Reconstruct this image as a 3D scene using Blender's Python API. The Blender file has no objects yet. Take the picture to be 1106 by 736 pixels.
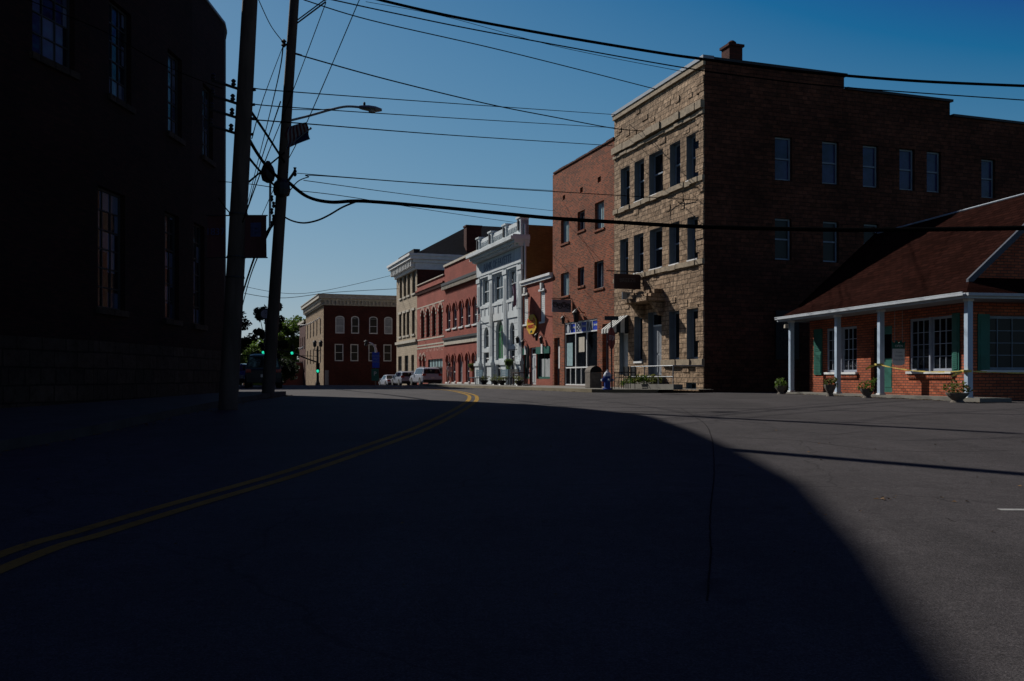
import bpy, bmesh, math, random
from mathutils import Vector, Matrix
random.seed(7)
R = math.radians
SC = bpy.context.scene
COL = SC.collection

# ------------------------------------------------------------------ survey
EYE = 1.2; FPX = 996.0; CX = 553.0; HY = 408.0
def g(y):
    if y < 0: return max(-0.25, 0.0325*y)
    if y < 30: return .62*math.sin(math.pi/2*y/30)
    if y < 66: return .62
    s = min(1, (y-66)/84); s = s*s*(3-2*s)
    return .62-1.2*s
def U(px, py, Y):                      # a surveyed direction at a known distance
    return Vector(((px-CX)/FPX*Y, Y, EYE+(HY-py)/FPX*Y))
def ground_at(px, py):
    lo, hi = .5, 66
    for i in range(50):
        m = (lo+hi)/2
        if (EYE-g(m))*FPX/m > py-HY: lo = m
        else: hi = m
    return ((px-CX)/FPX*lo, lo)
SUN_AZ = math.atan2(-.70, .714); SUN_EL = R(35.6)

# ------------------------------------------------------------------ materials
def nt(name):
    m = bpy.data.materials.new(name); m.use_nodes = True
    t = m.node_tree; b = t.nodes['Principled BSDF']
    return m, t, b
def N(t, kind, **kw):
    n = t.nodes.new(kind)
    for k, v in kw.items():
        if hasattr(n, k): setattr(n, k, v)
        else: n.inputs[k.replace('_', ' ')].default_value = v
    return n
def c4(c): return (c[0], c[1], c[2], 1)
def mixc(t, fac, a, b, mode='MIX'):
    n = t.nodes.new('ShaderNodeMix'); n.data_type = 'RGBA'; n.blend_type = mode
    for i, v in ((0, fac), (6, a), (7, b)):
        if hasattr(v, 'links') or hasattr(v, 'is_output'): t.links.new(v, n.inputs[i])
        elif i == 0: n.inputs[0].default_value = v
        else: n.inputs[i].default_value = c4(v)
    return n.outputs[2]
def noise(t, vec, scale, detail=4, rough=.6):
    n = t.nodes.new('ShaderNodeTexNoise'); n.inputs['Scale'].default_value = scale
    n.inputs['Detail'].default_value = detail; n.inputs['Roughness'].default_value = rough
    if vec: t.links.new(vec, n.inputs['Vector'])
    return n.outputs[0]
def ramp(t, fac, stops):
    n = t.nodes.new('ShaderNodeValToRGB'); e = n.color_ramp.elements
    e[0].position, e[0].color = stops[0][0], c4(stops[0][1])
    e[1].position, e[1].color = stops[-1][0], c4(stops[-1][1])
    for p, c in stops[1:-1]:
        x = e.new(p); x.color = c4(c)
    t.links.new(fac, n.inputs[0]); return n.outputs[0]
def bump(t, h, b, strength=.4, dist=.02):
    n = t.nodes.new('ShaderNodeBump'); n.inputs['Strength'].default_value = strength
    n.inputs['Distance'].default_value = dist
    t.links.new(h, n.inputs['Height']); t.links.new(n.outputs[0], b.inputs['Normal'])
def plain(name, col, rough=.7, var=.25, scale=3, metal=0, spec=.3, bmp=0, streak=False):
    m, t, b = nt(name)
    tc = t.nodes.new('ShaderNodeTexCoord'); v = tc.outputs['Object']
    if streak:
        mp = t.nodes.new('ShaderNodeMapping'); mp.inputs['Scale'].default_value = (1, 1, .15)
        t.links.new(v, mp.inputs[0]); v = mp.outputs[0]
    f = noise(t, v, scale, 6)
    a = [x*(1-var) for x in col]; c = [min(1, x*(1+var)) for x in col]
    o = ramp(t, f, [(.3, a), (.7, c)])
    t.links.new(o, b.inputs['Base Color'])
    b.inputs['Roughness'].default_value = rough; b.inputs['Metallic'].default_value = metal
    b.inputs['Specular IOR Level'].default_value = spec
    if bmp: bump(t, noise(t, tc.outputs['Object'], scale*8), b, .5, bmp)
    return m
def brick(name, c1, c2, mortar, w=.215, h=.073, ms=.009, dirt=.35, bmp=.012, distort=0, rough=.9, rock=0):
    m, t, b = nt(name)
    uv = t.nodes.new('ShaderNodeUVMap'); uv.uv_map = 'UVMap'; v = uv.outputs[0]
    if distort:
        n = t.nodes.new('ShaderNodeTexNoise'); n.inputs['Scale'].default_value = 1.7; n.inputs['Detail'].default_value = 3
        t.links.new(v, n.inputs['Vector'])
        s = t.nodes.new('ShaderNodeVectorMath'); s.operation = 'SUBTRACT'; s.inputs[1].default_value = (.5, .5, .5)
        t.links.new(n.outputs[1], s.inputs[0])
        k = t.nodes.new('ShaderNodeVectorMath'); k.operation = 'SCALE'; k.inputs['Scale'].default_value = distort
        t.links.new(s.outputs[0], k.inputs[0])
        a = t.nodes.new('ShaderNodeVectorMath'); a.operation = 'ADD'
        t.links.new(v, a.inputs[0]); t.links.new(k.outputs[0], a.inputs[1]); v = a.outputs[0]
    br = t.nodes.new('ShaderNodeTexBrick'); t.links.new(v, br.inputs['Vector'])
    br.inputs['Color1'].default_value = c4(c1); br.inputs['Color2'].default_value = c4(c2)
    br.inputs['Mortar'].default_value = c4(mortar); br.inputs['Scale'].default_value = 1
    br.inputs['Mortar Size'].default_value = ms; br.inputs['Mortar Smooth'].default_value = .3
    br.inputs['Brick Width'].default_value = w; br.inputs['Row Height'].default_value = h
    if rock: br.offset_frequency = 2; br.squash = .62; br.squash_frequency = 3
    big = ramp(t, noise(t, uv.outputs[0], .5, 8, .65), [(.3, (1-dirt,)*3), (.7, (1+dirt*.35,)*3)])
    col = mixc(t, 1.0, br.outputs[0], big, 'MULTIPLY')
    if rock:
        r2 = ramp(t, noise(t, uv.outputs[0], 5, 6, .7), [(.28, (.38, .34, .3)), (.46, (.9, .86, .8)), (.75, (1.35, 1.3, 1.2))])
        col = mixc(t, 1.0, col, r2, 'MULTIPLY')
        hm = t.nodes.new('ShaderNodeMath'); hm.operation = 'MULTIPLY_ADD'
        t.links.new(noise(t, uv.outputs[0], 3.5, 6, .65), hm.inputs[0]); hm.inputs[1].default_value = 1.6
        iv = t.nodes.new('ShaderNodeMath'); iv.operation = 'SUBTRACT'; iv.inputs[0].default_value = 1
        t.links.new(br.outputs[1], iv.inputs[1]); t.links.new(iv.outputs[0], hm.inputs[2])
        bump(t, hm.outputs[0], b, 1.0, bmp)
    else:
        iv = t.nodes.new('ShaderNodeMath'); iv.operation = 'SUBTRACT'; iv.inputs[0].default_value = 1
        t.links.new(br.outputs[1], iv.inputs[1]); bump(t, iv.outputs[0], b, .6, bmp)
    t.links.new(col, b.inputs['Base Color']); b.inputs['Roughness'].default_value = rough
    b.inputs['Specular IOR Level'].default_value = .0 if 'shingle' in name else .12
    return m
def glass(name, col=(.006, .008, .011), rough=.06, ior=1.5):
    m, t, b = nt(name)
    tc = t.nodes.new('ShaderNodeTexCoord')
    f = noise(t, tc.outputs['Object'], 1.3, 3)
    t.links.new(ramp(t, f, [(.35, [x*.5 for x in col]), (.7, [x*1.6 for x in col])]), b.inputs['Base Color'])
    b.inputs['Roughness'].default_value = rough; b.inputs['IOR'].default_value = ior
    bump(t, noise(t, tc.outputs['Object'], .9, 1), b, .25, .03)
    return m
def paint(name, col, rough=.28):
    m, t, b = nt(name); b.inputs['Base Color'].default_value = c4(col); b.inputs['Roughness'].default_value = rough
    tc = t.nodes.new('ShaderNodeTexCoord')
    t.links.new(ramp(t, noise(t, tc.outputs['Object'], 5), [(.3, [x*.9 for x in col]), (.8, col)]), b.inputs['Base Color'])
    b.inputs['Coat Weight'].default_value = .0 if 'black' in name else .2; b.inputs['Specular IOR Level'].default_value = .15 if 'black' in name else .5; b.inputs['Coat Roughness'].default_value = .05
    return m
def emis(name, col, s):
    m, t, b = nt(name); b.inputs['Base Color'].default_value = c4(col)
    b.inputs['Emission Color'].default_value = c4(col); b.inputs['Emission Strength'].default_value = s
    return m
def leafmat(name, a, c):
    m, t, b = nt(name)
    gi = t.nodes.new('ShaderNodeNewGeometry')
    n = noise(t, gi.outputs['Position'], .9, 3)
    t.links.new(ramp(t, n, [(.35, a), (.65, c)]), b.inputs['Base Color'])
    b.inputs['Roughness'].default_value = .6; b.inputs['Specular IOR Level'].default_value = .2
    tr = t.nodes.new('ShaderNodeBsdfTranslucent'); tr.inputs[0].default_value = c4([x*1.2 for x in c])
    ms = t.nodes.new('ShaderNodeMixShader'); ms.inputs[0].default_value = .45
    t.links.new(b.outputs[0], ms.inputs[1]); t.links.new(tr.outputs[0], ms.inputs[2])
    t.links.new(ms.outputs[0], t.nodes['Material Output'].inputs[0])
    return m
def asphalt():
    m, t, b = nt('asphalt')
    tc = t.nodes.new('ShaderNodeTexCoord'); v = tc.outputs['Object']
    f1 = noise(t, v, 90, 3, .8); f2 = noise(t, v, .35, 6, .6); f3 = noise(t, v, 4, 5, .65)
    c = ramp(t, f1, [(.3, (.028, .0245, .025)), (.5, (.056, .0505, .051)), (.72, (.122, .110, .111))])
    c = mixc(t, 1, c, ramp(t, f2, [(.3, (.72,)*3), (.7, (1.12,)*3)]), 'MULTIPLY')
    c = mixc(t, 1, c, ramp(t, f3, [(.3, (.82,)*3), (.7, (1.1,)*3)]), 'MULTIPLY')
    mp = t.nodes.new('ShaderNodeMapping'); mp.inputs['Scale'].default_value = (1, .12, 1); mp.inputs['Rotation'].default_value = (0, 0, .25)
    t.links.new(v, mp.inputs[0])
    c = mixc(t, 1, c, ramp(t, noise(t, mp.outputs[0], 1.1, 4, .6), [(.35, (.86,)*3), (.65, (1.08,)*3)]), 'MULTIPLY')
    c = mixc(t, 1, c, ramp(t, noise(t, v, 22, 4, .75), [(.32, (.72,)*3), (.5, (1,)*3), (.7, (1.18,)*3)]), 'MULTIPLY')
    c = mixc(t, 1, c, ramp(t, noise(t, v, 1.7, 2, .5), [(.22, (.55,)*3), (.3, (1,)*3)]), 'MULTIPLY')
    # fine meandering cracks
    nz = t.nodes.new('ShaderNodeTexNoise'); nz.inputs['Scale'].default_value = .8; nz.inputs['Detail'].default_value = 5
    t.links.new(v, nz.inputs['Vector'])
    a = mixc(t, .5, v, nz.outputs[1])
    vo = t.nodes.new('ShaderNodeTexVoronoi'); vo.feature = 'DISTANCE_TO_EDGE'; vo.inputs['Scale'].default_value = .42
    t.links.new(a, vo.inputs['Vector'])
    cr = ramp(t, vo.outputs[0], [(.0, (.62,)*3), (.004, (1,)*3)])
    c = mixc(t, 1, c, cr, 'MULTIPLY')
    t.links.new(c, b.inputs['Base Color']); b.inputs['Roughness'].default_value = .88
    b.inputs['Specular IOR Level'].default_value = .12
    bump(t, f1, b, .8, .008)
    return m

M = {}
M['asphalt'] = asphalt()
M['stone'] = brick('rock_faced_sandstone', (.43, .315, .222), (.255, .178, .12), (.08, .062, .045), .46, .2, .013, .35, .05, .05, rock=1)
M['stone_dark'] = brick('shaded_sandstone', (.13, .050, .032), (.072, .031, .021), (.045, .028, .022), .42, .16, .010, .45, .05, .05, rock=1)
M['stone_trim'] = plain('dressed_sandstone', (.28, .22, .15), .9, .35, 5, bmp=.02)
M['brick_tall'] = brick('worn_orange_brick', (.33, .075, .030), (.10, .028, .016), (.22, .125, .08), .23, .085, .016, dirt=.45)
M['brick_red'] = brick('painted_red_brick', (.34, .09, .062), (.27, .068, .05), (.22, .07, .055), dirt=.3)
M['brick_rose'] = brick('rose_brick', (.36, .10, .07), (.30, .075, .055), (.27, .11, .09), dirt=.3)
M['brick_small'] = brick('soft_red_brick', (.34, .10, .065), (.27, .075, .05), (.24, .10, .075), dirt=.25)
M['brick_porch'] = brick('orange_brick', (.46, .125, .058), (.29, .072, .038), (.12, .06, .042), .22, .08, .014, dirt=.35)
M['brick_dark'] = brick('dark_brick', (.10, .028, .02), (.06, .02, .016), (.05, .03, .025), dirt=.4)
M['brick_mill'] = brick('sooty_mill_brick', (.030, .011, .009), (.016, .008, .007), (.014, .009, .008), dirt=.4)  # near-black brown brick with mottled tone
M['brick_far'] = brick('far_dark_brick', (.10, .035, .03), (.07, .026, .022), (.06, .03, .026), dirt=.3)
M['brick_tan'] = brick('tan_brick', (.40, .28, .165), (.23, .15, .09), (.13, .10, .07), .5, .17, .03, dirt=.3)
M['tan_stone'] = brick('buff_stone', (.44, .36, .26), (.36, .29, .21), (.24, .2, .15), .5, .22, .012, dirt=.25, rock=0)
M['brown_wall'] = brick('brown_stucco_brick', (.20, .115, .035), (.16, .088, .027), (.14, .08, .03), dirt=.3)
M['found'] = brick('foundation_stone', (.06, .04, .032), (.035, .026, .022), (.02, .016, .014), .7, .35, .02, .4, .04, .06, rock=1)
M['revealpaint'] = plain('window_reveal_paint', (.13, .155, .18), .7, .15)
M['white'] = plain('white_painted_trim', (.62, .63, .62), .6, .12, 2)
M['cream'] = plain('cream_cornice', (.42, .38, .31), .7, .2, 3)
M['bankstone'] = plain('white_bank_stone', (.50, .54, .55), .7, .16, 1.5, streak=True)
M['ashlar'] = brick('white_glazed_ashlar', (.56, .60, .61), (.50, .54, .55), (.16, .17, .18), 1.1, .42, .016, dirt=.18)
M['postblue'] = plain('pale_blue_paint', (.36, .45, .55), .6, .1)
M['greytrim'] = plain('blue_grey_trim', (.17, .21, .26), .6, .15)
M['glass'] = glass('window_glass')
M['glass_blue'] = glass('sky_window_glass', (.02, .03, .05), .05)
M['glass_side'] = glass('shaded_window_glass', (.022, .022, .075), .2, 1.35)
M['glass_dim'] = glass('dull_window_glass', (.004, .004, .006), .35, 1.3)
def millglass():
    m, t, b = nt('mill_window_glass'); tc = t.nodes.new('ShaderNodeTexCoord')
    uv = t.nodes.new('ShaderNodeUVMap'); uv.uv_map = 'UVMap'
    br = t.nodes.new('ShaderNodeTexBrick'); br.inputs['Scale'].default_value = 1; br.inputs['Brick Width'].default_value = .34; br.inputs['Row Height'].default_value = .45; br.offset = 0
    br.inputs['Color1'].default_value = (0, 0, 0, 1); br.inputs['Color2'].default_value = (1, 1, 1, 1); br.inputs['Mortar Size'].default_value = 0
    t.links.new(uv.outputs[0], br.inputs['Vector'])
    t.links.new(ramp(t, br.outputs[0], [(.45, (.006, .006, .010)), (.62, (.035, .04, .07)), (.9, (.09, .10, .15))]), b.inputs['Base Color'])  # blue sky reflections put into the base colour, pane by pane
    b.inputs['Roughness'].default_value = .18; b.inputs['IOR'].default_value = 1.38
    bump(t, noise(t, tc.outputs['Object'], 1.6, 2), b, .5, .05); return m
M['glass_mill'] = millglass()
M['millbar'] = plain('dark_steel_glazing_bar', (.02, .02, .022), .6, .3)
M['pave_dark'] = plain('stained_paving', (.035, .032, .03), .95, .4, 1.5, bmp=.004)  # left pavement concrete with the mill's shade put into its colour
M['curtain'] = plain('pale_blind', (.30, .32, .32), .9, .2)
M['paleglass'] = plain('frosted_transom', (.30, .42, .44), .3, .2, 6)
M['greenglass'] = plain('green_stained_glass', (.03, .14, .05), .3, .5, 4)
M['concrete'] = plain('concrete', (.15, .14, .12), .9, .25, 1.2, bmp=.004)
M['kerb'] = plain('kerb_stone', (.15, .12, .07), .9, .3, 1)
def worn(name, col, lo=.33, hi=.43):
    m, t, b = nt(name); tc = t.nodes.new('ShaderNodeTexCoord'); v = tc.outputs['Object']
    c = ramp(t, noise(t, v, 16, 6, .75), [(lo, (.055, .05, .045)), (hi, col), (.75, [x*1.15 for x in col])])
    c = mixc(t, 1, c, ramp(t, noise(t, v, .8, 3), [(.3, (.7,)*3), (.7, (1.1,)*3)]), 'MULTIPLY')
    t.links.new(c, b.inputs['Base Color']); b.inputs['Roughness'].default_value = .9; b.inputs['Specular IOR Level'].default_value = .05; return m
M['yellow'] = worn('worn_yellow_paint', (.32, .19, .035))
M['whiteline'] = plain('worn_white_paint', (.26, .26, .25), .8, .3, 7)
M['tar'] = plain('tar_seam', (.027, .026, .026), 1, .3, 5, spec=0)
M['wood'] = plain('weathered_pole_wood', (.05, .034, .026), .9, .45, 6, bmp=.01, streak=True)
M['bargepaint'] = plain('dull_flashing', (.04, .05, .07), .6, .2)
M['frameblue'] = plain('blue_white_window_frame', (.27, .30, .36), .6, .12)
M['guttergrey'] = plain('gutter_paint', (.36, .39, .42), .5, .15)
M['cable'] = plain('black_cable', (.004, .004, .004), .9, .2, spec=0)
M['black'] = plain('black_metal', (.012, .012, .013), .5, .3)
M['iron'] = plain('dark_iron', (.03, .03, .032), .55, .3)
M['steel'] = plain('galvanised_steel', (.25, .26, .27), .45, .2, 6, metal=.6)
M['slate'] = brick('slate_roof', (.030, .033, .040), (.018, .020, .025), (.010, .010, .012), .3, .2, .01, .3, .02)
M['shingle'] = brick('brown_shingles', (.026, .010, .008), (.015, .0065, .0055), (.009, .004, .003), .32, .14, .01, .35, .02)
M['roofing'] = plain('flat_roofing', (.05, .05, .05), .9)
M['green'] = plain('dark_green_paint', (.012, .10, .075), .5, .2)
M['door_red'] = plain('dark_red_door', (.05, .008, .008), .5, .2)
M['doorwhite'] = plain('white_door_paint', (.42, .44, .45), .5, .1)
M['doorgrey'] = plain('grey_door_paint', (.20, .215, .235), .5, .15)
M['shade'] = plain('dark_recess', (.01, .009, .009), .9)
M['signnavy'] = plain('navy_panel', (.012, .02, .06), .4, .2)
M['signblue'] = plain('bright_blue_panel', (.015, .05, .42), .4, .2, 2)
M['signyellow'] = plain('sign_yellow', (.60, .36, .02), .5, .12)
M['signred'] = plain('sign_red', (.50, .03, .02), .5, .1)
M['stopred'] = plain('stop_sign_red', (.20, .008, .014), .5, .1)
M['signbrown'] = plain('dark_brown_sign', (.035, .014, .012), .6, .2)
M['signgrey'] = plain('grey_sign', (.16, .16, .19), .6, .2)
M['lettering'] = plain('pale_lettering', (.5, .5, .48), .6, .1)
M['dimletter'] = plain('dim_lettering', (.10, .085, .08), .7, .1)
M['ghost'] = plain('faded_wall_lettering', (.40, .20, .16), .9, .4, 8)
M['hydrant'] = plain('hydrant_blue', (.012, .05, .26), .4, .25, 8)
M['hydranttop'] = plain('hydrant_silver', (.55, .58, .62), .4, .15)
M['potclay'] = plain('planter_stone', (.13, .11, .09), .9, .3, 9, bmp=.01)
M['leaf'] = leafmat('leaf_green', (.03, .055, .010), (.08, .13, .022))
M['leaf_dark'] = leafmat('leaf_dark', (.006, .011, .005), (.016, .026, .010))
M['leaf_plant'] = leafmat('plant_green', (.03, .05, .012), (.11, .12, .03))
M['flower'] = plain('flower_heads', (.4, .1, .12), .7, .5, 20)
M['bark'] = plain('bark', (.03, .022, .016), .95, .3, 8)
M['carwhite'] = paint('white_car_paint', (.34, .355, .42))
M['carsilver'] = paint('pale_silver_car_paint', (.28, .30, .36))
M['carblack'] = paint('black_car_paint', (.004, .010, .02), .22)
M['cardark'] = paint('dark_blue_car_paint', (.02, .07, .15), .15)
M['carglass'] = glass('car_glass', (.01, .012, .016), .03)
M['tyre'] = plain('tyre_rubber', (.012, .012, .012), .85)
M['rim'] = plain('wheel_alloy', (.3, .3, .31), .35, .1, metal=.7)
M['taillight'] = plain('tail_light_red', (.25, .01, .01), .25, .1)
M['plate'] = plain('number_plate', (.5, .5, .45), .5, .1)
M['skin'] = plain('skin', (.35, .19, .13), .6, .1)
M['shirt'] = plain('pale_pink_shirt', (.5, .38, .38), .8, .15)
M['trousers'] = plain('light_shorts', (.42, .34, .32), .8, .15)
M['hair'] = plain('dark_hair', (.02, .014, .01), .7, .2)
M['tape'] = plain('yellow_tape', (.55, .42, .10), .5, .3, 20)
M['flagred'] = plain('flag_red', (.09, .012, .014), .8, .1)
M['flagwhite'] = plain('flag_white', (.16, .16, .18), .8, .1)
M['flagblue'] = plain('flag_blue', (.01, .014, .05), .8, .1)
M['bannercloth'] = plain('maroon_banner', (.05, .012, .012), .85, .2)
M['bannermark'] = plain('banner_blue_mark', (.03, .035, .09), .85, .2)
M['purple'] = plain('purple_flag', (.10, .05, .12), .85, .2)
M['greenlamp'] = emis('green_signal_lens', (.02, .75, .45), 1.0)
M['lens'] = plain('lamp_lens', (.3, .3, .28), .3, .1)
M['benchblue'] = plain('blue_bench_paint', (.08, .14, .18), .6, .2)
M['awn_dark'] = plain('dark_awning_stripe', (.02, .022, .024), .9, .2)
M['awn_light'] = plain('pale_awning_stripe', (.5, .5, .47), .9, .15)
M['deadleaf'] = plain('dead_leaf', (.13, .075, .03), .9, .5, 30)
M['soil'] = plain('soil', (.03, .02, .015), .95)

# ------------------------------------------------------------------ mesh helpers
def world_loc(o):
    v = Vector((0, 0, 0))
    while o is not None: v += Vector(o.location); o = o.parent
    return v
class MB:
    def __init__(s): s.v = []; s.f = []; s.m = []; s.mats = []
    def mi(s, m):
        if m not in s.mats: s.mats.append(m)
        return s.mats.index(m)
    def poly(s, pts, m):
        b = len(s.v); s.v += [Vector(p) for p in pts]; s.f.append(tuple(range(b, b+len(pts)))); s.m.append(s.mi(m))
    def mesh(s, pts, faces, m):
        b = len(s.v); s.v += [Vector(p) for p in pts]; k = s.mi(m)
        for f in faces: s.f.append(tuple(b+i for i in f)); s.m.append(k)
    def hexa(s, p, m):
        s.mesh(p, [(3, 2, 1, 0), (4, 5, 6, 7), (0, 1, 5, 4), (1, 2, 6, 5), (2, 3, 7, 6), (3, 0, 4, 7)], m)
    def box(s, x0, x1, y0, y1, z0, z1, m):
        s.hexa([(x0, y0, z0), (x1, y0, z0), (x1, y1, z0), (x0, y1, z0), (x0, y0, z1), (x1, y0, z1), (x1, y1, z1), (x0, y1, z1)], m)
    def fbox(s, F, u0, u1, w0, w1, z0, z1, m):
        P = F.p
        s.hexa([P(u0, w0, z0), P(u1, w0, z0), P(u1, w1, z0), P(u0, w1, z0), P(u0, w0, z1), P(u1, w0, z1), P(u1, w1, z1), P(u0, w1, z1)], m)
    def tube(s, pts, r, m, n=8, r2=None, cap=True):
        pts = [Vector(p) for p in pts]; L = len(pts); b = len(s.v); k = s.mi(m)
        up = Vector((0, 0, 1))
        for i, p in enumerate(pts):
            d = (pts[min(i+1, L-1)]-pts[max(i-1, 0)]).normalized()
            a = up if abs(d.z) < .95 else Vector((1, 0, 0))
            x = d.cross(a).normalized(); y = d.cross(x)
            rr = r if r2 is None else r+(r2-r)*i/(L-1)
            for j in range(n):
                t = 2*math.pi*j/n; s.v.append(p+x*math.cos(t)*rr+y*math.sin(t)*rr)
        for i in range(L-1):
            for j in range(n):
                s.f.append((b+i*n+j, b+i*n+(j+1) % n, b+(i+1)*n+(j+1) % n, b+(i+1)*n+j)); s.m.append(k)
        if cap:
            s.f.append(tuple(b+j for j in range(n))); s.m.append(k)
            s.f.append(tuple(b+(L-1)*n+j for j in reversed(range(n)))); s.m.append(k)
    def lathe(s, c, prof, m, n=16):        # prof: (r, z)
        c = Vector(c); b = len(s.v); k = s.mi(m); L = len(prof)
        for r, z in prof:
            for j in range(n):
                t = 2*math.pi*j/n; s.v.append(c+Vector((r*math.cos(t), r*math.sin(t), z)))
        for i in range(L-1):
            for j in range(n):
                s.f.append((b+i*n+j, b+i*n+(j+1) % n, b+(i+1)*n+(j+1) % n, b+(i+1)*n+j)); s.m.append(k)
        s.f.append(tuple(b+j for j in reversed(range(n)))); s.m.append(k)
        s.f.append(tuple(b+(L-1)*n+j for j in range(n))); s.m.append(k)
    def build(s, name, parent=None, smooth=False, bevel=0):
        me = bpy.data.meshes.new(name)
        off = world_loc(parent) if parent else Vector((0, 0, 0))
        me.from_pydata([tuple(v-off) for v in s.v], [], s.f)
        for m in s.mats: me.materials.append(M[m] if isinstance(m, str) else m)
        me.polygons.foreach_set('material_index', s.m)
        uv = me.uv_layers.new(name='UVMap')
        for p in me.polygons:
            nrm = p.normal
            if abs(nrm.z) > .9: t = Vector((1, 0, 0)); w = Vector((0, 1, 0))
            else:
                t = Vector((-nrm.y, nrm.x, 0)).normalized()
                if (t.x if abs(t.x) > abs(t.y) else t.y) < 0: t = -t
                w = Vector((0, 0, 1)) if abs(nrm.z) < .25 else nrm.cross(t).normalized()
            for li in p.loop_indices:
                c = me.vertices[me.loops[li].vertex_index].co+off
                uv.data[li].uv = (c.dot(t), c.dot(w))
            if smooth: p.use_smooth = True
        o = bpy.data.objects.new(name, me); COL.objects.link(o)
        if parent: o.parent = parent
        if bevel:
            bm_ = o.modifiers.new('bevel', 'BEVEL'); bm_.width = bevel; bm_.segments = 2; bm_.limit_method = 'ANGLE'
        return o
class Frame:
    def __init__(s, o, d, n): s.o = Vector((o[0], o[1], 0)); s.d = Vector((d[0], d[1], 0)).normalized(); s.n = Vector((n[0], n[1], 0)).normalized()
    def p(s, u, w, z): q = s.o+s.d*u+s.n*w; return Vector((q.x, q.y, z))
    def shift(s, w): q = s.o+s.n*w; return Frame((q.x, q.y), s.d, s.n)
    def at(s, px, py):          # where a surveyed direction meets this wall plane
        k = (px-CX)/FPX
        u = (k*s.o.y-s.o.x)/(s.d.x-k*s.d.y); Y = s.o.y+u*s.d.y
        return u, EYE+(HY-py)/FPX*Y
def tag(o, label=None, cat=None, group=None, kind=None):
    if label: o['label'] = label
    if cat: o['category'] = cat
    if group: o['group'] = group
    if kind: o['kind'] = kind
    return o
def thing(name, loc, label, cat, group=None, rz=0):
    o = bpy.data.objects.new(name, None); COL.objects.link(o); o.empty_display_size = .3
    o.location = loc; o.rotation_euler = (0, 0, rz)
    return tag(o, label, cat, group)
def kids(o): return [c for c in bpy.data.objects if c.parent == o]
def copy_tree(o, parent=None):
    c = o.copy(); COL.objects.link(c); c.parent = parent
    for ch in kids(o): copy_tree(ch, c)
    return c
def text_part(s, size, m, parent, origin, xdir, ydir, name='lettering', depth=.012, align='CENTER'):
    cu = bpy.data.curves.new('t', 'FONT'); cu.body = s; cu.size = size; cu.extrude = depth
    cu.align_x = align; cu.align_y = 'CENTER'
    to = bpy.data.objects.new('t', cu); COL.objects.link(to)
    dg = bpy.context.evaluated_depsgraph_get(); dg.update()
    me = bpy.data.meshes.new_from_object(to.evaluated_get(dg))
    bpy.data.objects.remove(to)
    x = Vector(xdir).normalized(); y = Vector(ydir).normalized(); z = x.cross(y)
    mt = Matrix(((x.x, y.x, z.x, origin[0]), (x.y, y.y, z.y, origin[1]), (x.z, y.z, z.z, origin[2]), (0, 0, 0, 1)))
    me.transform(mt)
    if parent: me.transform(Matrix.Translation(-world_loc(parent)))
    me.materials.clear(); me.materials.append(M[m])
    o = bpy.data.objects.new(name, me); COL.objects.link(o)
    if parent: o.parent = parent
    return o

# walls with openings -------------------------------------------------
def arc(u0, u1, z1, rise, n=10):
    c = (u0+u1)/2; r = (u1-u0)/2
    return [(c-r*math.cos(math.pi*i/n), z1-rise+rise*math.sin(math.pi*i/n)) for i in range(n+1)]
def wall(mb, F, u0, u1, z0, z1, ops, m, depth=.22, w=0, reveal=None):
    P = F.p; reveal = reveal or m
    us = sorted(set([u0, u1]+[x for o in ops for x in o[:2]])); zs = sorted(set([z0, z1]+[x for o in ops for x in o[2:4]]))
    us = [x for x in us if u0 <= x <= u1]; zs = [x for x in zs if z0 <= x <= z1]
    for i in range(len(us)-1):
        for j in range(len(zs)-1):
            a, b, c, d = us[i], us[i+1], zs[j], zs[j+1]; mu = (a+b)/2; mz = (c+d)/2
            if any(o[0] < mu < o[1] and o[2] < mz < o[3] for o in ops): continue
            mb.poly([P(a, w, c), P(b, w, c), P(b, w, d), P(a, w, d)], m)
    for o in ops:
        a, b, c, d = o[:4]; rise = o[4] if len(o) > 4 else 0
        mb.poly([P(a, w, c), P(b, w, c), P(b, w-depth, c), P(a, w-depth, c)], reveal)
        zt = d-rise
        mb.poly([P(a, w, c), P(a, w, zt), P(a, w-depth, zt), P(a, w-depth, c)], reveal)
        mb.poly([P(b, w, c), P(b, w, zt), P(b, w-depth, zt), P(b, w-depth, c)], reveal)
        if rise:
            A = arc(a, b, d, rise)
            for (x0, h0), (x1, h1) in zip(A, A[1:]):
                mb.poly([P(x0, w, h0), P(x1, w, h1), P(x1, w, d), P(x0, w, d)], m)
                mb.poly([P(x0, w, h0), P(x1, w, h1), P(x1, w-depth, h1), P(x0, w-depth, h0)], reveal)
        else:
            mb.poly([P(a, w, d), P(b, w, d), P(b, w-depth, d), P(a, w-depth, d)], reveal)
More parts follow.
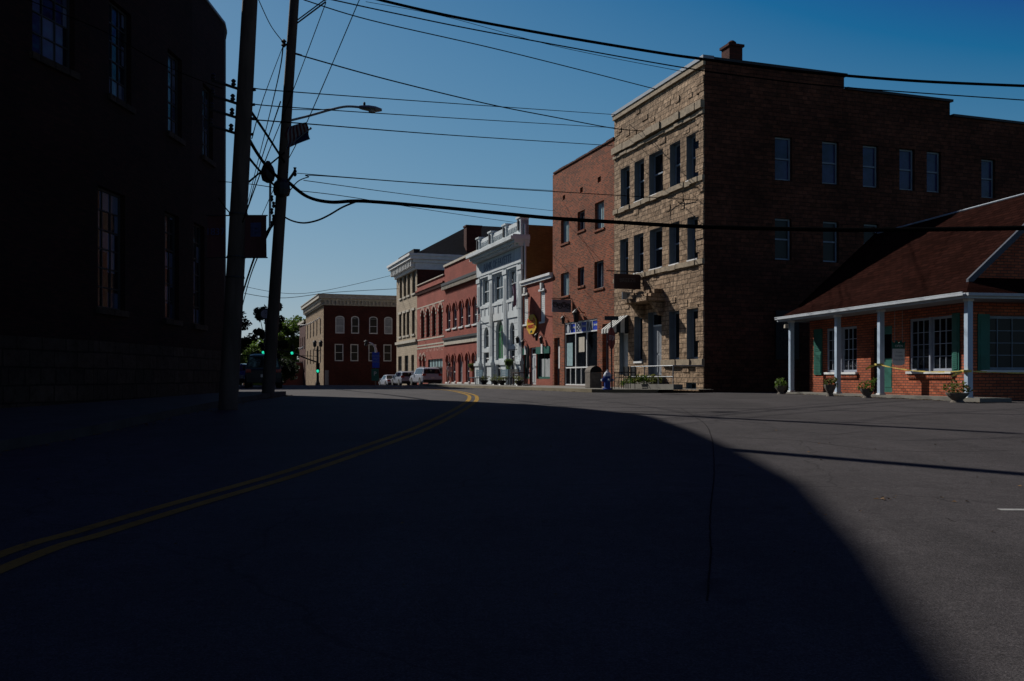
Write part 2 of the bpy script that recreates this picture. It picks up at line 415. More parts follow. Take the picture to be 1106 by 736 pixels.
def window(root, F, op, frame='white', pane='glass', rec=.14, fw=.07, mid=True, cols=1, rows=0, name='window', bar=.025):
    a, b, c, d = op[:4]; rise = op[4] if len(op) > 4 else 0
    mb = MB(); w0, w1 = -rec-.06, -rec; zt = d-rise; e = .004
    a += e; b -= e; c += e; d -= e
    mb.fbox(F, a, a+fw, w0, w1, c, zt, frame); mb.fbox(F, b-fw, b, w0, w1, c, zt, frame)
    mb.fbox(F, a+fw, b-fw, w0, w1, c, c+fw, frame)
    if rise:
        A = arc(a, b, d, rise); B = arc(a+fw, b-fw, d-fw, max(.02, rise-fw))
        for i in range(len(A)-1):
            q = [A[i], A[i+1], B[i+1], B[i]]
            mb.hexa([F.p(u, w0, z) for u, z in q]+[F.p(u, w1, z) for u, z in q], frame)
        mb.fbox(F, a+fw, b-fw, w0+.01, w1-.01, zt-bar, zt, frame)
    else: mb.fbox(F, a+fw, b-fw, w0, w1, d-fw, d, frame)
    if mid:
        zm = (c+zt)/2; mb.fbox(F, a+fw, b-fw, w0, w1+.02, zm-.03, zm+.03, frame)
    for i in range(1, cols):
        u = a+fw+(b-a-2*fw)*i/cols; mb.fbox(F, u-bar/2, u+bar/2, w0+.005, w1-.008, c+fw, d-fw-rise*.15, frame)
    for j in range(1, rows):
        z = c+fw+(zt-c-2*fw)*j/rows; mb.fbox(F, a+fw, b-fw, w0+.005, w1-.01, z-bar/2, z+bar/2, frame)
    o = mb.build(name, root)
    pb = MB(); wp = -rec-.035
    if rise: pb.poly([F.p(a, wp, c), F.p(b, wp, c)]+[F.p(u, wp, z) for u, z in reversed(arc(a, b, d, rise))], pane)
    else: pb.poly([F.p(a, wp, c), F.p(b, wp, c), F.p(b, wp, d), F.p(a, wp, d)], pane)
    pb.build('pane', o)
    return o
def sill(mb, F, op, m='stone_trim', out=.09, h=.11, ex=.08):
    mb.fbox(F, op[0]-ex, op[1]+ex, -.05, out, op[2]-h, op[2]-.003, m)
def sills(root, F, ops, m='stone_trim', out=.09, h=.11, ex=.08):
    for o in ops: mb = MB(); sill(mb, F, o, m, out, h, ex); mb.build('sill', root)
def shell(mb, F, u0, u1, z0, z1, depth, m, roofz=None, roofm='roofing', skip=()):
    P = F.p; rz = roofz if roofz is not None else z1-.5
    if 'near' not in skip: mb.poly([P(u0, 0, z0), P(u0, -depth, z0), P(u0, -depth, z1), P(u0, 0, z1)], m)
    if 'far' not in skip: mb.poly([P(u1, 0, z0), P(u1, -depth, z0), P(u1, -depth, z1), P(u1, 0, z1)], m)
    mb.poly([P(u0, -depth, z0), P(u1, -depth, z0), P(u1, -depth, z1), P(u0, -depth, z1)], m)
    mb.poly([P(u0, 0, rz), P(u1, 0, rz), P(u1, -depth, rz), P(u0, -depth, rz)], roofm)
    # inner parapet face
    mb.poly([P(u0, -.3, rz), P(u1, -.3, rz), P(u1, -.3, z1), P(u0, -.3, z1)], m)
    mb.poly([P(u0, -.3, z1), P(u1, -.3, z1), P(u1, 0, z1), P(u0, 0, z1)], m)
def ops_px(F, lst, rise=0):
    out = []
    for (x0, x1, y0, y1) in lst:        # px columns, top/bottom read at the middle
        ua = F.at(x0, 0)[0]; ub = F.at(x1, 0)[0]; xm = (x0+x1)/2
        zt = F.at(xm, y0)[1]; zb = F.at(xm, y1)[1]
        o = (min(ua, ub), max(ua, ub), zb, zt)
        if rise: o = o+(min(rise, (o[1]-o[0])/2),)
        out.append(o)
    return out
def level(ops):            # repeat rows share one height
    z0 = sum(o[2] for o in ops)/len(ops); z1 = sum(o[3] for o in ops)/len(ops)
    return [(o[0], o[1], z0, z1)+tuple(o[4:]) for o in ops]

# ================================================================== SETTING
def build_ground():
    xs = [-700, -300, -120, -60, -40, -30]+[-24+2*i for i in range(25)]+[30, 40, 60, 120, 300, 700]
    ys = [-60, -30, -10, -5]+[.5*i for i in range(0, 301)]+[155, 170, 200, 260, 400, 700, 1500]
    v = [(x, y, g(y)) for y in ys for x in xs]; n = len(xs)
    f = [(j*n+i, j*n+i+1, (j+1)*n+i+1, (j+1)*n+i) for j in range(len(ys)-1) for i in range(n-1)]
    mb = MB(); mb.mesh(v, f, 'asphalt'); tag(mb.build('ground'), kind='structure')
build_ground()

def catmull(P, n=8):
    P = [Vector(p) for p in P]; out = []
    for i in range(len(P)-1):
        a = P[max(i-1, 0)]; b = P[i]; c = P[i+1]; d = P[min(i+2, len(P)-1)]
        for k in range(n):
            t = k/n
            out.append(.5*((2*b)+(c-a)*t+(2*a-5*b+4*c-d)*t*t+(3*b-a-3*c+d)*t*t*t))
    out.append(P[-1]); return out
def strip(name, pts, w, m, off=0, dz=.004, wob=0):
    pts = [Vector((p[0], p[1], 0)) for p in pts]; mb = MB(); q = []
    for i, p in enumerate(pts):
        d = (pts[min(i+1, len(pts)-1)]-pts[max(i-1, 0)]).normalized(); s = Vector((d.y, -d.x, 0))
        c = p+s*(off+random.uniform(-wob, wob))
        a = c-s*w/2; b = c+s*w/2
        q.append((Vector((a.x, a.y, g(a.y)+dz)), Vector((b.x, b.y, g(b.y)+dz))))
    for (a, b), (c, d) in zip(q, q[1:]): mb.poly([a, b, d, c], m)
    return tag(mb.build(name), kind='structure')
yl = [(0, 607.5), (100, 575), (200, 545), (300, 516), (350, 500), (400, 483), (450, 465), (482, 450), (502, 439), (511, 431), (506, 426)]
yp = [ground_at(*p) for p in yl]
yp = [(-2.95, -6), (-2.9, -2), (-2.85, 2)]+yp+[(-2.9, 42), (-4.6, 47), (-8.0, 57), (-11.2, 66), (-15, 78), (-22, 100)]
yc = catmull([(a, b, 0) for a, b in yp], 10)
strip('centre_line', yc, .11, 'yellow', -.108); strip('centre_line', yc, .11, 'yellow', .108)
strip('parking_line', [ground_at(1079, 551), ground_at(1160, 551.5)], .07, 'whiteline')
sm = catmull([ground_at(*p)+(0,) for p in [(735, 441), (748, 449), (762, 459), (769, 475), (771, 510), (767, 560), (768, 600), (763, 650)]], 12)
strip('tar_seam', sm, .011, 'tar', 0, .003, .004)
sm = catmull([ground_at(*p)+(0,) for p in [(560, 434), (700, 437.5), (860, 436), (980, 440), (1106, 444)]], 12)
strip('tar_seam', sm, .025, 'tar', 0, .003, .01)  # this strip is an overhead wire's shadow painted on the road
sm = catmull([ground_at(*p)+(0,) for p in [(700, 474), (840, 474.5), (960, 487), (1106, 487)]], 12)
strip('tar_seam', sm, .012, 'tar', 0, .003, .01)

# frame of the shop row
D = (-.3171, .9484); NO = (-.9484, -.3171)
P0 = (7.52, 36.0)
RF = Frame(P0, D, NO)
SF = Frame(P0, (.9484, .3171), (.3171, -.9484))       # its side wall
BF = RF.shift(-3.2)                                     # the far half of the row stands back

def pavement(name, inner, outer, m='concrete', kerbm='kerb', h=.13, yellow=False):
    mb = MB(); kb = MB()
    for (a, b, c, d) in zip(inner, outer, inner[1:], outer[1:]):
        A, B, C, Dd = [Vector((p[0], p[1], g(p[1])+h)) for p in (a, b, c, d)]
        kw = .16
        bi = B+(A-B).normalized()*kw; di = Dd+(C-Dd).normalized()*kw
        mb.poly([A, bi, di, C], m)
        z = Vector((0, 0, h+.05))
        kb.hexa([B-z, Dd-z, di-z, bi-z, B+Vector((0, 0, .004)), Dd+Vector((0, 0, .004)), di+Vector((0, 0, .004)), bi+Vector((0, 0, .004))], kerbm)
    tag(mb.build(name), kind='structure'); tag(kb.build('kerb'), kind='structure')
def q2(F, u, w): v = F.p(u, w, 0); return (v.x, v.y)
inn = []; out = []
for i in range(0, 45):
    u = -.8+i*2.0
    w = 4.3 if u < 32 else (4.3-(u-32)*1.1 if u < 37 else -1.2)
    if u < 1.5: w = 2.6+1.7*math.sin((u+.8)/2.3*math.pi/2)
    inn.append(q2(RF, u, -3.3 if u > 31 else .05)); out.append(q2(RF, u, w))
pavement('pavement', inn, out)

# mill street line
MILL = [(-12.9, 35.6), (-11.1, 33.6), (-9.85, 31.3), (-9.09, 29.3), (-8.93, 28.6), (-8.88, 25.6), (-8.97, 22.8), (-9.15, 20.0), (-9.7, 17.4), (-10.6, 14), (-11.7, 10), (-12.9, 5.5), (-14.3, 0), (-15.6, -5)]
kl = [(-7.35, 30), (-7.2, 28.6), (-7.0, 26.5), (-6.75, 23), (-6.5, 20), (-6.15, 16), (-5.9, 13), (-6.0, 10), (-6.4, 5.5), (-7.2, 0), (-8.2, -5)]
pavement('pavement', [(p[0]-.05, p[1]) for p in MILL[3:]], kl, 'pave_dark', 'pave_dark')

# ================================================================== MILL (left)
root = thing('brick_mill', (-9, 28.7, g(28)), 'huge dark brick mill building in deep shade filling the left edge, with tall multi-pane windows', 'building')
wins = {4: [(27.0, .95, 7.6, 9.7), (26.2, .95, 2.7, 5.55)], 5: [(24.4, .95, 7.6, 9.75), (24.2, .95, 2.72, 5.5)],
        6: [(21.35, 1.05, 7.6, 9.8), (20.95, 1.25, 2.75, 5.45)], 7: [(18.9, 1.25, 7.65, 9.9)]}
mb = MB(); cp = MB(); fb = MB(); MT = 12.15
for i in range(len(MILL)-1):
    a = Vector(MILL[i]); b = Vector(MILL[i+1]); d = (b-a).normalized(); L = (b-a).length
    F = Frame(a, d, (-d.y, d.x)) if True else None
    if F.n.x < 0: F.n = -F.n
    ops = []
    for (yc_, w_, z0_, z1_) in wins.get(i, []):
        u = (a.y-yc_)/(a.y-b.y)*L; ops.append((u-w_/2, u+w_/2, z0_, z1_))
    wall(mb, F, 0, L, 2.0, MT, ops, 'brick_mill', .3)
    fb.fbox(F, 0, L, -.3, .08, -.5, 2.0, 'found')
    cp.fbox(F, 0, L, -.3, .04, MT, MT+.07, 'greytrim')
    for o in ops:
        window(root, F, o, 'millbar', 'glass_mill', .12, .05, False, 3, 6 if o[2] < 5 else 5, bar=.03)
    sills(root, F, ops, 'found', .08, .14)
# far end wall, back and roof
n0 = Vector((-9.0, 28.7)); bk = [(-12.9, 35.6), (-30, 34), (-34, -5), (-15.6, -5)]
for (p, q) in zip(bk, bk[1:]):
    mb.poly([(p[0], p[1], -.5), (q[0], q[1], -.5), (q[0], q[1], MT), (p[0], p[1], MT)], 'brick_mill')
mb.poly([(p[0], p[1], MT-.1) for p in MILL]+[(-34, -5, MT-.1), (-30, 34, MT-.1)], 'roofing')
mb.build('wall', root); cp.build('coping', root); fb.build('foundation', root)

# unseen brick block added behind the mill; its shadow bands the far road
hb = thing('warehouse', (-27, 72, g(72)), 'tall plain brick warehouse standing behind the mill', 'building')
HF = Frame((-27, 72), (-.21, .978), (.978, .21)); mb = MB(); ops = [(3+4*i, 4.3+4*i, z, z+2) for i in range(6) for z in (2, 6, 10, 14, 18)]
wall(mb, HF, 0, 28, -.6, 26.5, ops, 'brick_dark'); shell(mb, HF, 0, 28, -.6, 26.5, 16, 'brick_dark'); mb.build('wall', hb)
for o in ops: window(hb, HF, o, 'iron', 'glass_dim', cols=2)

# ================================================================== STONE BUILDING
sb_root = thing('stone_building', (P0[0], P0[1], g(36)), 'tall three storey building with rough tan sandstone front and dark side wall', 'building')
TL = RF.at(663.5, 0)[0]; TOP = 13.62; Z0 = .3
r3 = level(ops_px(RF, [(670.3, 680.1, 181, 222.8), (685.2, 695.7, 173.5, 217.7), (701, 716, 163, 209), (723.5, 734.9, 154, 201), (741.4, 754.9, 145, 192)]))
r2 = level(ops_px(RF, [(669.7, 678.6, 258, 298), (684.6, 695, 251, 294), (701.7, 715.3, 247, 289.8), (722.7, 733.8, 242, 285.7), (742.5, 753.9, 234.5, 280)]))
r1 = level(ops_px(RF, [(685, 694, 343, 391), (722.7, 733.8, 336, 388.5), (741.7, 754, 332, 387.6)]))
dr = ops_px(RF, [(669, 678.4, 351, 405), (700, 714.5, 337, 406)])
bs = ops_px(RF, [(741, 752, 413.5, 421)])
mb = MB(); wall(mb, RF, 0, TL, Z0, TOP, r3+r2+r1+dr+bs, 'stone', .34, reveal='revealpaint')
side_top = TOP
s1 = SF.at(911.7, 0)[0]; s2 = SF.at(1026, 0)[0]; s3 = 31
z1s = SF.at(911.7, 97)[1]; z2s = SF.at(1026, 126)[1]
def side_ops(l): return ops_px(SF, l)
so3 = level(side_ops([(837, 855.6, 147, 194), (888, 906, 152.5, 198), (932, 949, 156.5, 203), (971.5, 988, 161, 206), (1001, 1016.5, 165.5, 208.6)]))
so3 += side_ops([(1060, 1075, 172, 214)])
so2 = level(side_ops([(837, 855, 235, 280), (889, 906, 239, 283.5), (933, 949.5, 243, 286)]))
so2 += [(so3[i][0], so3[i][1], so2[0][2], so2[0][3]) for i in (3, 4, 5)]
so1 = side_ops([(882, 898, 330, 372)])
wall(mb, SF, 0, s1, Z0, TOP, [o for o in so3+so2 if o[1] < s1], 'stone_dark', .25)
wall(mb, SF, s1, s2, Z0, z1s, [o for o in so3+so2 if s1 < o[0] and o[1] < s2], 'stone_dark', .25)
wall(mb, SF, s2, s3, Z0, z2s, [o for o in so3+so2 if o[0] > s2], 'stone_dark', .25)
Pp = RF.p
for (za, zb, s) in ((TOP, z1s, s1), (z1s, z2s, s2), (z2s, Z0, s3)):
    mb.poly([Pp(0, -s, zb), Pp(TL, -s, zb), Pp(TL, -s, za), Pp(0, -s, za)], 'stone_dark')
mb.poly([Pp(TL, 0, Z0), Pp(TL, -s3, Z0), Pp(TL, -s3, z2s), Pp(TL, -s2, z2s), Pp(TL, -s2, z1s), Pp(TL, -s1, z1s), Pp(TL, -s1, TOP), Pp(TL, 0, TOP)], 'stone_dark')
for (a, b, z) in ((0, s1, TOP), (s1, s2, z1s), (s2, s3, z2s)):
    mb.poly([Pp(0, -a, z-.06), Pp(TL, -a, z-.06), Pp(TL, -b, z-.06), Pp(0, -b, z-.06)], 'roofing')
mb.build('wall', sb_root)
for i, o in enumerate(r3+r2): window(sb_root, RF, o, 'greytrim', 'glass_blue' if i in (3, 4) else 'glass', .24, .085)
for o in r1: window(sb_root, RF, o, 'greytrim', 'glass', .24, .09, False)
for o in bs: window(sb_root, RF, o, 'greytrim', 'glass_dim', .2, .05, False, 2)
for o in so3+so2: window(sb_root, SF, o, 'greytrim', 'glass_dim' if o in so2 else 'glass_side', .14, .07)
# roof edge trim
mb = MB(); mb.fbox(RF, -.12, TL+.05, -.35, .14, TOP, TOP+.14, 'greytrim'); mb.fbox(RF, -.06, TL, .003, .1, TOP-.22, TOP-.003, 'stone_trim')
mb.build('roof_edge', sb_root)
mb = MB(); mb.fbox(SF, .36, s1+.1, -.3, .1, TOP+.002, TOP+.11, 'black'); mb.fbox(SF, s1+.1, s2+.1, -.3, .1, z1s, z1s+.1, 'black'); mb.fbox(SF, s2+.1, s3, -.3, .1, z2s, z2s+.1, 'black')
mb.build('coping', sb_root)
# string courses, each a rough projecting ledge
def rough_ledge(F, u0, u1, z, h, out, m='stone_trim', step=.55):
    mb = MB(); u = u0
    while u < u1-.05:
        v = min(u1, u+step*random.uniform(.7, 1.3)); o = out*random.uniform(.75, 1.15); dz = random.uniform(-.02, .02)
        mb.fbox(F, u+.006, v-.006, -.02, o, z-h/2+dz, z+h/2+dz, m); u = v
    return mb
for (px, py, h, o) in ((712, 138.5, .3, .20), (712, 146, .14, .1), (712, 211.5, .2, .12), (712, 293, .2, .11), (735, 391.5, .24, .14)):
    u, z = RF.at(px, py)
    u1 = TL if py < 300 else RF.at(716, 0)[0]
    rough_ledge(RF, 0, u1, z, h, o).build('string_course', sb_root)
sills(sb_root, RF, r1+r2+r3, 'white', .05, .09, .0)
# rock-faced quoins and jamb blocks stand proud
mb = MB(); random.seed(3); z = .4
while z < TOP-.6:
    h = random.uniform(.24, .34); w = random.choice((.35, .6))
    mb.fbox(RF, .012, w, .004, random.uniform(.03, .07), z+.01, z+h-.01, 'stone'); z += h
mb.build('quoins', sb_root)
random.seed(5)
for k in range(90):       # odd blocks that catch the sun
    u = random.uniform(.7, TL-.5); z = random.uniform(.7, TOP-.5); w = random.uniform(.3, .62); h = random.uniform(.15, .27)
    if any(o[0]-.1 < u+w and u < o[1]+.1 and o[2]-.15 < z+h and z < o[3]+.1 for o in r1+r2+r3+dr+bs): continue
    mb = MB(); mb.fbox(RF, u, u+w, .003, random.uniform(.012, .035), z, z+h, 'stone'); mb.build('stone_block', sb_root)
# doors
def door(root, F, op, m, panels=True, light=True, rec=.22, mb_=None):
    a, b, c, d = op[:4]; mb = MB(); fw = .09
    mb.fbox(F, a+.004, a+fw, -rec-.06, -rec, c, d-.004, 'greytrim' if m != 'doorwhite' else m); mb.fbox(F, b-fw, b-.004, -rec-.06, -rec, c, d-.004, 'greytrim' if m != 'doorwhite' else m)
    mb.fbox(F, a+fw, b-fw, -rec-.06, -rec, d-.1, d-.004, m)
    dt = c+min(2.15, (d-c)*.8)
    mb.fbox(F, a+fw, b-fw, -rec-.05, -rec-.01, c+.01, dt, m)
    if panels:
        for (p, q) in ((.15, .9), (1.0, dt-c-.15)):
            w = (b-a-2*fw)
            for k in (0, 1):
                mb.fbox(F, a+fw+.06+k*w/2, a+fw+w/2-.06+k*w/2, -rec-.01, -rec+.008, c+p, c+q, m)
    o = mb.build('door', root)
    p = MB(); p.fbox(F, a+fw, b-fw, -rec-.045, -rec-.03, dt+.07, d-.1, 'glass'); p.build('transom_pane', o)
    hb_ = MB(); hb_.fbox(F, a+fw+.08, a+fw+.14, -rec-.01, -rec+.06, c+1.0, c+1.12, 'black'); hb_.build('handle', o)
    t = MB(); t.fbox(F, a+fw, b-fw, -rec-.05, -rec+.01, dt, dt+.07, 'white'); t.build('transom_bar', o)
    return o
door(sb_root, RF, dr[0], 'doorwhite'); door(sb_root, RF, dr[1], 'doorgrey')
# hood over the door
mb = MB(); ua = RF.at(716.5, 0)[0]; ub = RF.at(693, 0)[0]; zh = RF.at(706, 327)[1]; random.seed(11)
for k in range(3):
    u = ua-.15+.1*k
    while u < ub+.1-.1*k:
        v = u+random.uniform(.25, .45); mb.fbox(RF, u, v-.015, -.02, (.9-.22*k)*random.uniform(.85, 1.1), zh+.17*k, zh+.17*k+.165+random.uniform(-.02, .02), 'stone'); u = v
for u in (ua+.02, ub-.26): mb.hexa([RF.p(u, -.02, zh-.6), RF.p(u+.24, -.02, zh-.6), RF.p(u+.24, .12, zh-.6), RF.p(u, .12, zh-.6), RF.p(u, -.02, zh-.003), RF.p(u+.24, -.02, zh-.003), RF.p(u+.24, .6, zh-.003), RF.p(u, .6, zh-.003)], 'stone')
mb.build('door_hood', sb_root)
# door steps
mb = MB(); u0_ = RF.at(718, 0)[0]; u1_ = RF.at(697, 0)[0]
for k in range(3): mb.fbox(RF, u0_, u1_, -.3, .75-.2*k, g(37)+.1, dr[1][2]-.005-(2-k)*.15, 'concrete')
mb.build('step', sb_root)
# awning
aw = MB(); u0_ = RF.at(679.5, 0)[0]; u1_ = RF.at(667.5, 0)[0]; zt = RF.at(675, 341)[1]; zb = zt-.62; n = 8
for i in range(n):
    a = u0_+(u1_-u0_)*i/n; b = u0_+(u1_-u0_)*(i+1)/n; m = 'awn_light' if i % 2 else 'awn_dark'
    aw.poly([RF.p(a, .02, zt), RF.p(b, .02, zt), RF.p(b, .85, zb), RF.p(a, .85, zb)], m)
    aw.poly([RF.p(a, .85, zb), RF.p(b, .85, zb), RF.p(b, .86, zb-.2), RF.p(a, .86, zb-.2)], m)
for a in (u0_, u1_):
    for i in range(4):
        f0, f1 = i/4, (i+1)/4; z_0 = zt+(zb-zt)*f0; z_1 = zt+(zb-zt)*f1
        aw.poly([RF.p(a, .02+.83*f0, zb-.2), RF.p(a, .02+.83*f1, zb-.2), RF.p(a, .02+.83*f1, z_1), RF.p(a, .02+.83*f0, z_0)], 'awn_light' if i % 2 else 'awn_dark')
aw.build('awning', sb_root)
# chimney
S2 = SF.shift(-1.0); cu = S2.at(783.5, 0)[0]; cu2 = S2.at(797.5, 0)[0]; ctop = S2.at(790, 53)[1]
mb = MB(); mb.fbox(S2, cu, cu2, -.3, .3, TOP-.1, ctop, 'brick_dark'); mb.fbox(S2, cu-.06, cu2+.06, -.36, .36, ctop, ctop+.1, 'brick_dark')
ch = mb.build('chimney', sb_root)
q = S2.p((cu+cu2)/2, 0, 0); mb = MB(); mb.lathe((q.x, q.y, ctop+.1), [(.17, 0), (.15, .1), (.18, .14), (.09, .22)], 'brick_dark', 10); mb.build('chimney_pot', ch)

# signs hanging off the stone building
u, z = RF.at(693.5, 294)
hs = thing('hanging_sign', RF.p(u, 0, z), 'wide dark brown hanging board on a long bracket over the stone building pavement', 'sign')
mb = MB(); mb.tube([RF.p(u, 0, z), RF.p(u, 1.75, z)], .022, 'black'); mb.tube([RF.p(u, .01, z-.55), RF.p(u, .35, z-.06)], .015, 'black'); mb.build('bracket', hs)
mb = MB(); mb.fbox(RF, u-.03, u+.03, .08, 1.38, z-.78, z-.12, 'signbrown'); bo = mb.build('board', hs, bevel=.01)
mb = MB()
for w in (.2, 1.25): mb.tube([RF.p(u, w, z-.12), RF.p(u, w, z)], .008, 'steel')
mb.build('chain', hs)
text_part('BREEZE', .24, 'dimletter', bo, RF.p(u-.035, .73, z-.4), -RF.n, (0, 0, 1))
u2, z2 = RF.at(684.5, 320)
gs = thing('plaque_sign', RF.p(u2, 0, z2), 'small blue grey board with a faint mark, below the brown hanging board', 'sign')
mb = MB(); mb.fbox(RF, u2-.02, u2+.02, .03, .58, z2-.16, z2+.17, 'greytrim'); bo = mb.build('board', gs)
text_part('T', .22, 'black', bo, RF.p(u2-.025, .3, z2), -RF.n, (0, 0, 1))
mb = MB(); mb.tube([RF.p(u2, 0, z2+.12), RF.p(u2, .04, z2+.12)], .02, 'black'); mb.build('bracket', gs)
# information board on the dark side wall
ua, za = SF.at(837, 335.6); ub, zb = SF.at(862, 388.7)
ib = thing('wall_notice', SF.p(ua, .02, zb), 'tall dark notice board with rows of faint lettering on the shaded stone wall', 'sign')
mb = MB(); mb.fbox(SF, ua, ub, .02, .07, zb, za, 'black'); mb.build('board', ib)
for k, (s, sz) in enumerate((('open', .2), ('PIZZA', .2), ('TACOS', .2), ('BURGERS', .16), ('& SALADS', .15), ('coffee', .14))):
    text_part(s, sz, 'dimletter', ib, SF.p((ua+ub)/2, .075, za-.2-k*.31), SF.d, (0, 0, 1))

# ================================================================== TALL BRICK SHOP
u0b = TL+.01; u1b = RF.at(597, 0)[0]; BT = 12.55
bb = thing('brick_shop', RF.p(u0b, 0, g(45)), 'narrow three storey orange brown brick shop with a blue topped glass storefront', 'building')
w3 = ops_px(RF, [(605.8, 614.5, 237, 262.6), (623.8, 631.6, 228, 249), (642.5, 652.4, 218, 247.5)])
w2 = ops_px(RF, [(605.8, 614.5, 294.7, 319.7), (624, 631, 289, 309), (641.9, 652, 282, 311.5)])
vt = ops_px(RF, [(607.8, 610.5, 211, 216), (626.5, 629.5, 202.5, 208), (645.5, 649, 191, 197)])
sf = ops_px(RF, [(609.5, 645, 349, 418)])[0]; sf = (sf[0], sf[1], g(45)+.16, RF.at(627, 346.5)[1])
dd = ops_px(RF, [(598.5, 604.5, 365, 418)])[0]; dd = (dd[0], dd[1], g(50)+.15, dd[3])
rd = ops_px(RF, [(650.5, 657.5, 350, 418)])[0]; rd = (rd[0], rd[1], g(45)+.15, rd[3])
mb = MB(); wall(mb, RF, u0b, u1b, .3, BT, w3+w2+vt+[sf, dd, rd], 'brick_tall', .22); shell(mb, RF, u0b, u1b, .3, BT, 14, 'brick_tall'); 
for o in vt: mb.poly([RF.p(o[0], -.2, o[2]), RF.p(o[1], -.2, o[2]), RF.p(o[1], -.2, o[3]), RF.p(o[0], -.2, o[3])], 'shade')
mb.build('wall', bb)
for o in w3+w2: window(bb, RF, o, 'doorgrey', 'paleglass' if (o in (w3[0], w2[0], w3[2])) else 'glass_blue', .15, .06, False, 2)
sills(bb, RF, w3+w2, 'brick_tall', .06, .1)
mb = MB(); u = u0b; random.seed(2)
while u < u1b-.3: mb.fbox(RF, u, u+.4, -.3, .06, BT, BT+.07+random.uniform(0, .04), 'brick_dark'); u += .42
mb.build('coping', bb)
# storefront
a, b, c, d = sf; mb = MB(); cols = [a, a+(b-a)*.333, a+(b-a)*.666, b]; zs = RF.at(627, 359)[1]; zm = c+.95
for x in cols: mb.fbox(RF, x-.035, x+.035, -.14, -.05, c, d, 'white')
for z in (c+.04, zm, zs, d-.05): mb.fbox(RF, a, b, -.135, -.045, z-.035, z+.035, 'white')
for i in range(3):
    x = (cols[i]+cols[i+1])/2; mb.fbox(RF, x-.02, x+.02, -.13, -.055, c, zm, 'white'); mb.fbox(RF, x-.02, x+.02, -.13, -.055, zs, d, 'white')
st = mb.build('storefront', bb)
mb = MB(); mb.poly([RF.p(a, -.1, c), RF.p(b, -.1, c), RF.p(b, -.1, zs), RF.p(a, -.1, zs)], 'glass'); mb.build('pane', st)
mb = MB(); mb.fbox(RF, a, b, -.12, -.08, zs, d, 'signblue'); mb.build('sign_panel', st)
cells = [(cols[i]+(cols[i+1]-cols[i])*k/2, cols[i]+(cols[i+1]-cols[i])*(k+1)/2) for i in range(3) for k in (0, 1)]
mb = MB()
for i, (x0, x1) in enumerate(cells):
    w_ = x1-x0; h_ = d-zs
    xm = (x0+x1)/2; zc_ = (zs+d)/2; Q = lambda L_: mb.poly([RF.p(xm+a_*w_, -.070, zc_+b_*h_) for a_, b_ in L_], 'guttergrey')
    if i % 2 == 1: mb.fbox(RF, x0+.04, x1-.04, -.079, -.074, zs+.05, d-.06, 'signnavy')
    if i in (0, 2, 4): Q([(-.3, -.12), (-.08, -.05), (.08, -.05), (.3, -.12), (.3, .12), (.08, .05), (-.08, .05), (-.3, .12)])
    if i == 5: Q([(-.2, -.4), (.2, -.4), (.26, 0), (.14, .3), (.05, .4), (-.05, .4), (-.14, .3), (-.26, 0)])
    if i == 3:
        for r_ in range(5):
            for c_ in range(3):
                if (r_+c_) % 2 == 0: mb.fbox(RF, x0+w_*(.15+.24*c_), x0+w_*(.35+.24*c_), -.073, -.070, zs+h_*(.12+.16*r_), zs+h_*(.25+.16*r_), 'guttergrey')
    if i == 1: Q([(-.25, -.4), (-.05, -.4), (.0, -.1), (.12, -.4), (.28, -.4), (.15, .1), (.2, .35), (0, .42), (-.15, .3), (-.1, 0)])
mb.build('picture_panel', st)
mb = MB(); x = cols[1]+.35; mb.fbox(RF, x, x+.75, -.09, -.085, zm+.8, zs-.25, 'cream'); mb.build('poster', st)
mb = MB(); x = cols[2]+.5; mb.fbox(RF, x, x+.8, -.09, -.085, zm+.1, zs-.5, 'paleglass'); mb.build('poster', st)
# doorways
for o_, mm in ((dd, 'door_red'), (rd, 'door_red')):
    door(bb, RF, o_, mm, True)
mb = MB(); mb.fbox(RF, dd[0]+.1, dd[0]+.5, .0-.15, -.13, dd[3]-1.7, dd[3]-.5, 'white'); mb.build('door_notice', bb)
# lamps above storefront
def wall_lamp(F, u, z, label, group='black lanterns on the brick fronts', s=1.0):
    p = F.p(u, .2*s, z); r = thing('wall_lantern', F.p(u, 0, z), label, 'lamp', group)
    mb = MB(); mb.tube([F.p(u, 0, z+.1*s), F.p(u, .12*s, z+.26*s), F.p(u, .2*s, z+.18*s)], .015*s, 'black', 6); mb.build('bracket', r)
    mb = MB(); mb.lathe((p.x, p.y, z), [(.03*s, -.24*s), (.07*s, -.22*s), (.11*s, .08*s), (.14*s, .09*s), (.03*s, .2*s)], 'black', 8); mb.build('lantern', r)
u, z = RF.at(628.5, 341); wall_lamp(RF, u, z, 'large black lantern above the centre of the blue shop panels', s=1.6)
u, z = RF.at(612, 345.5); wall_lamp(RF, u, z, 'small black lantern above the left end of the blue shop panels')
# scroll sign
u, z = RF.at(617.5, 323)
ss = thing('scroll_sign', RF.p(u, 0, z), 'grey hanging board with dark curled ornament between the storefront and the small red building', 'sign')
mb = MB(); mb.tube([RF.p(u, 0, z), RF.p(u, 1.15, z)], .02, 'black', 6); mb.build('bracket', ss)
mb = MB(); mb.fbox(RF, u-.03, u+.03, .05, 1.12, z-.72, z-.06, 'signgrey'); bo = mb.build('board', ss)
mb = MB()
for k in range(4):
    cw = .2+.25*k; cz_ = z-.39+(.04 if k % 2 else -.04)
    pts = [RF.p(u-.04, cw+.17*math.cos(t)*(1-t/14), cz_+.17*math.sin(t)*(1-t/14)) for t in [x*.5 for x in range(20)]]
    mb.tube(pts, .022, 'black', 5)
mb.build('ornament', bo)

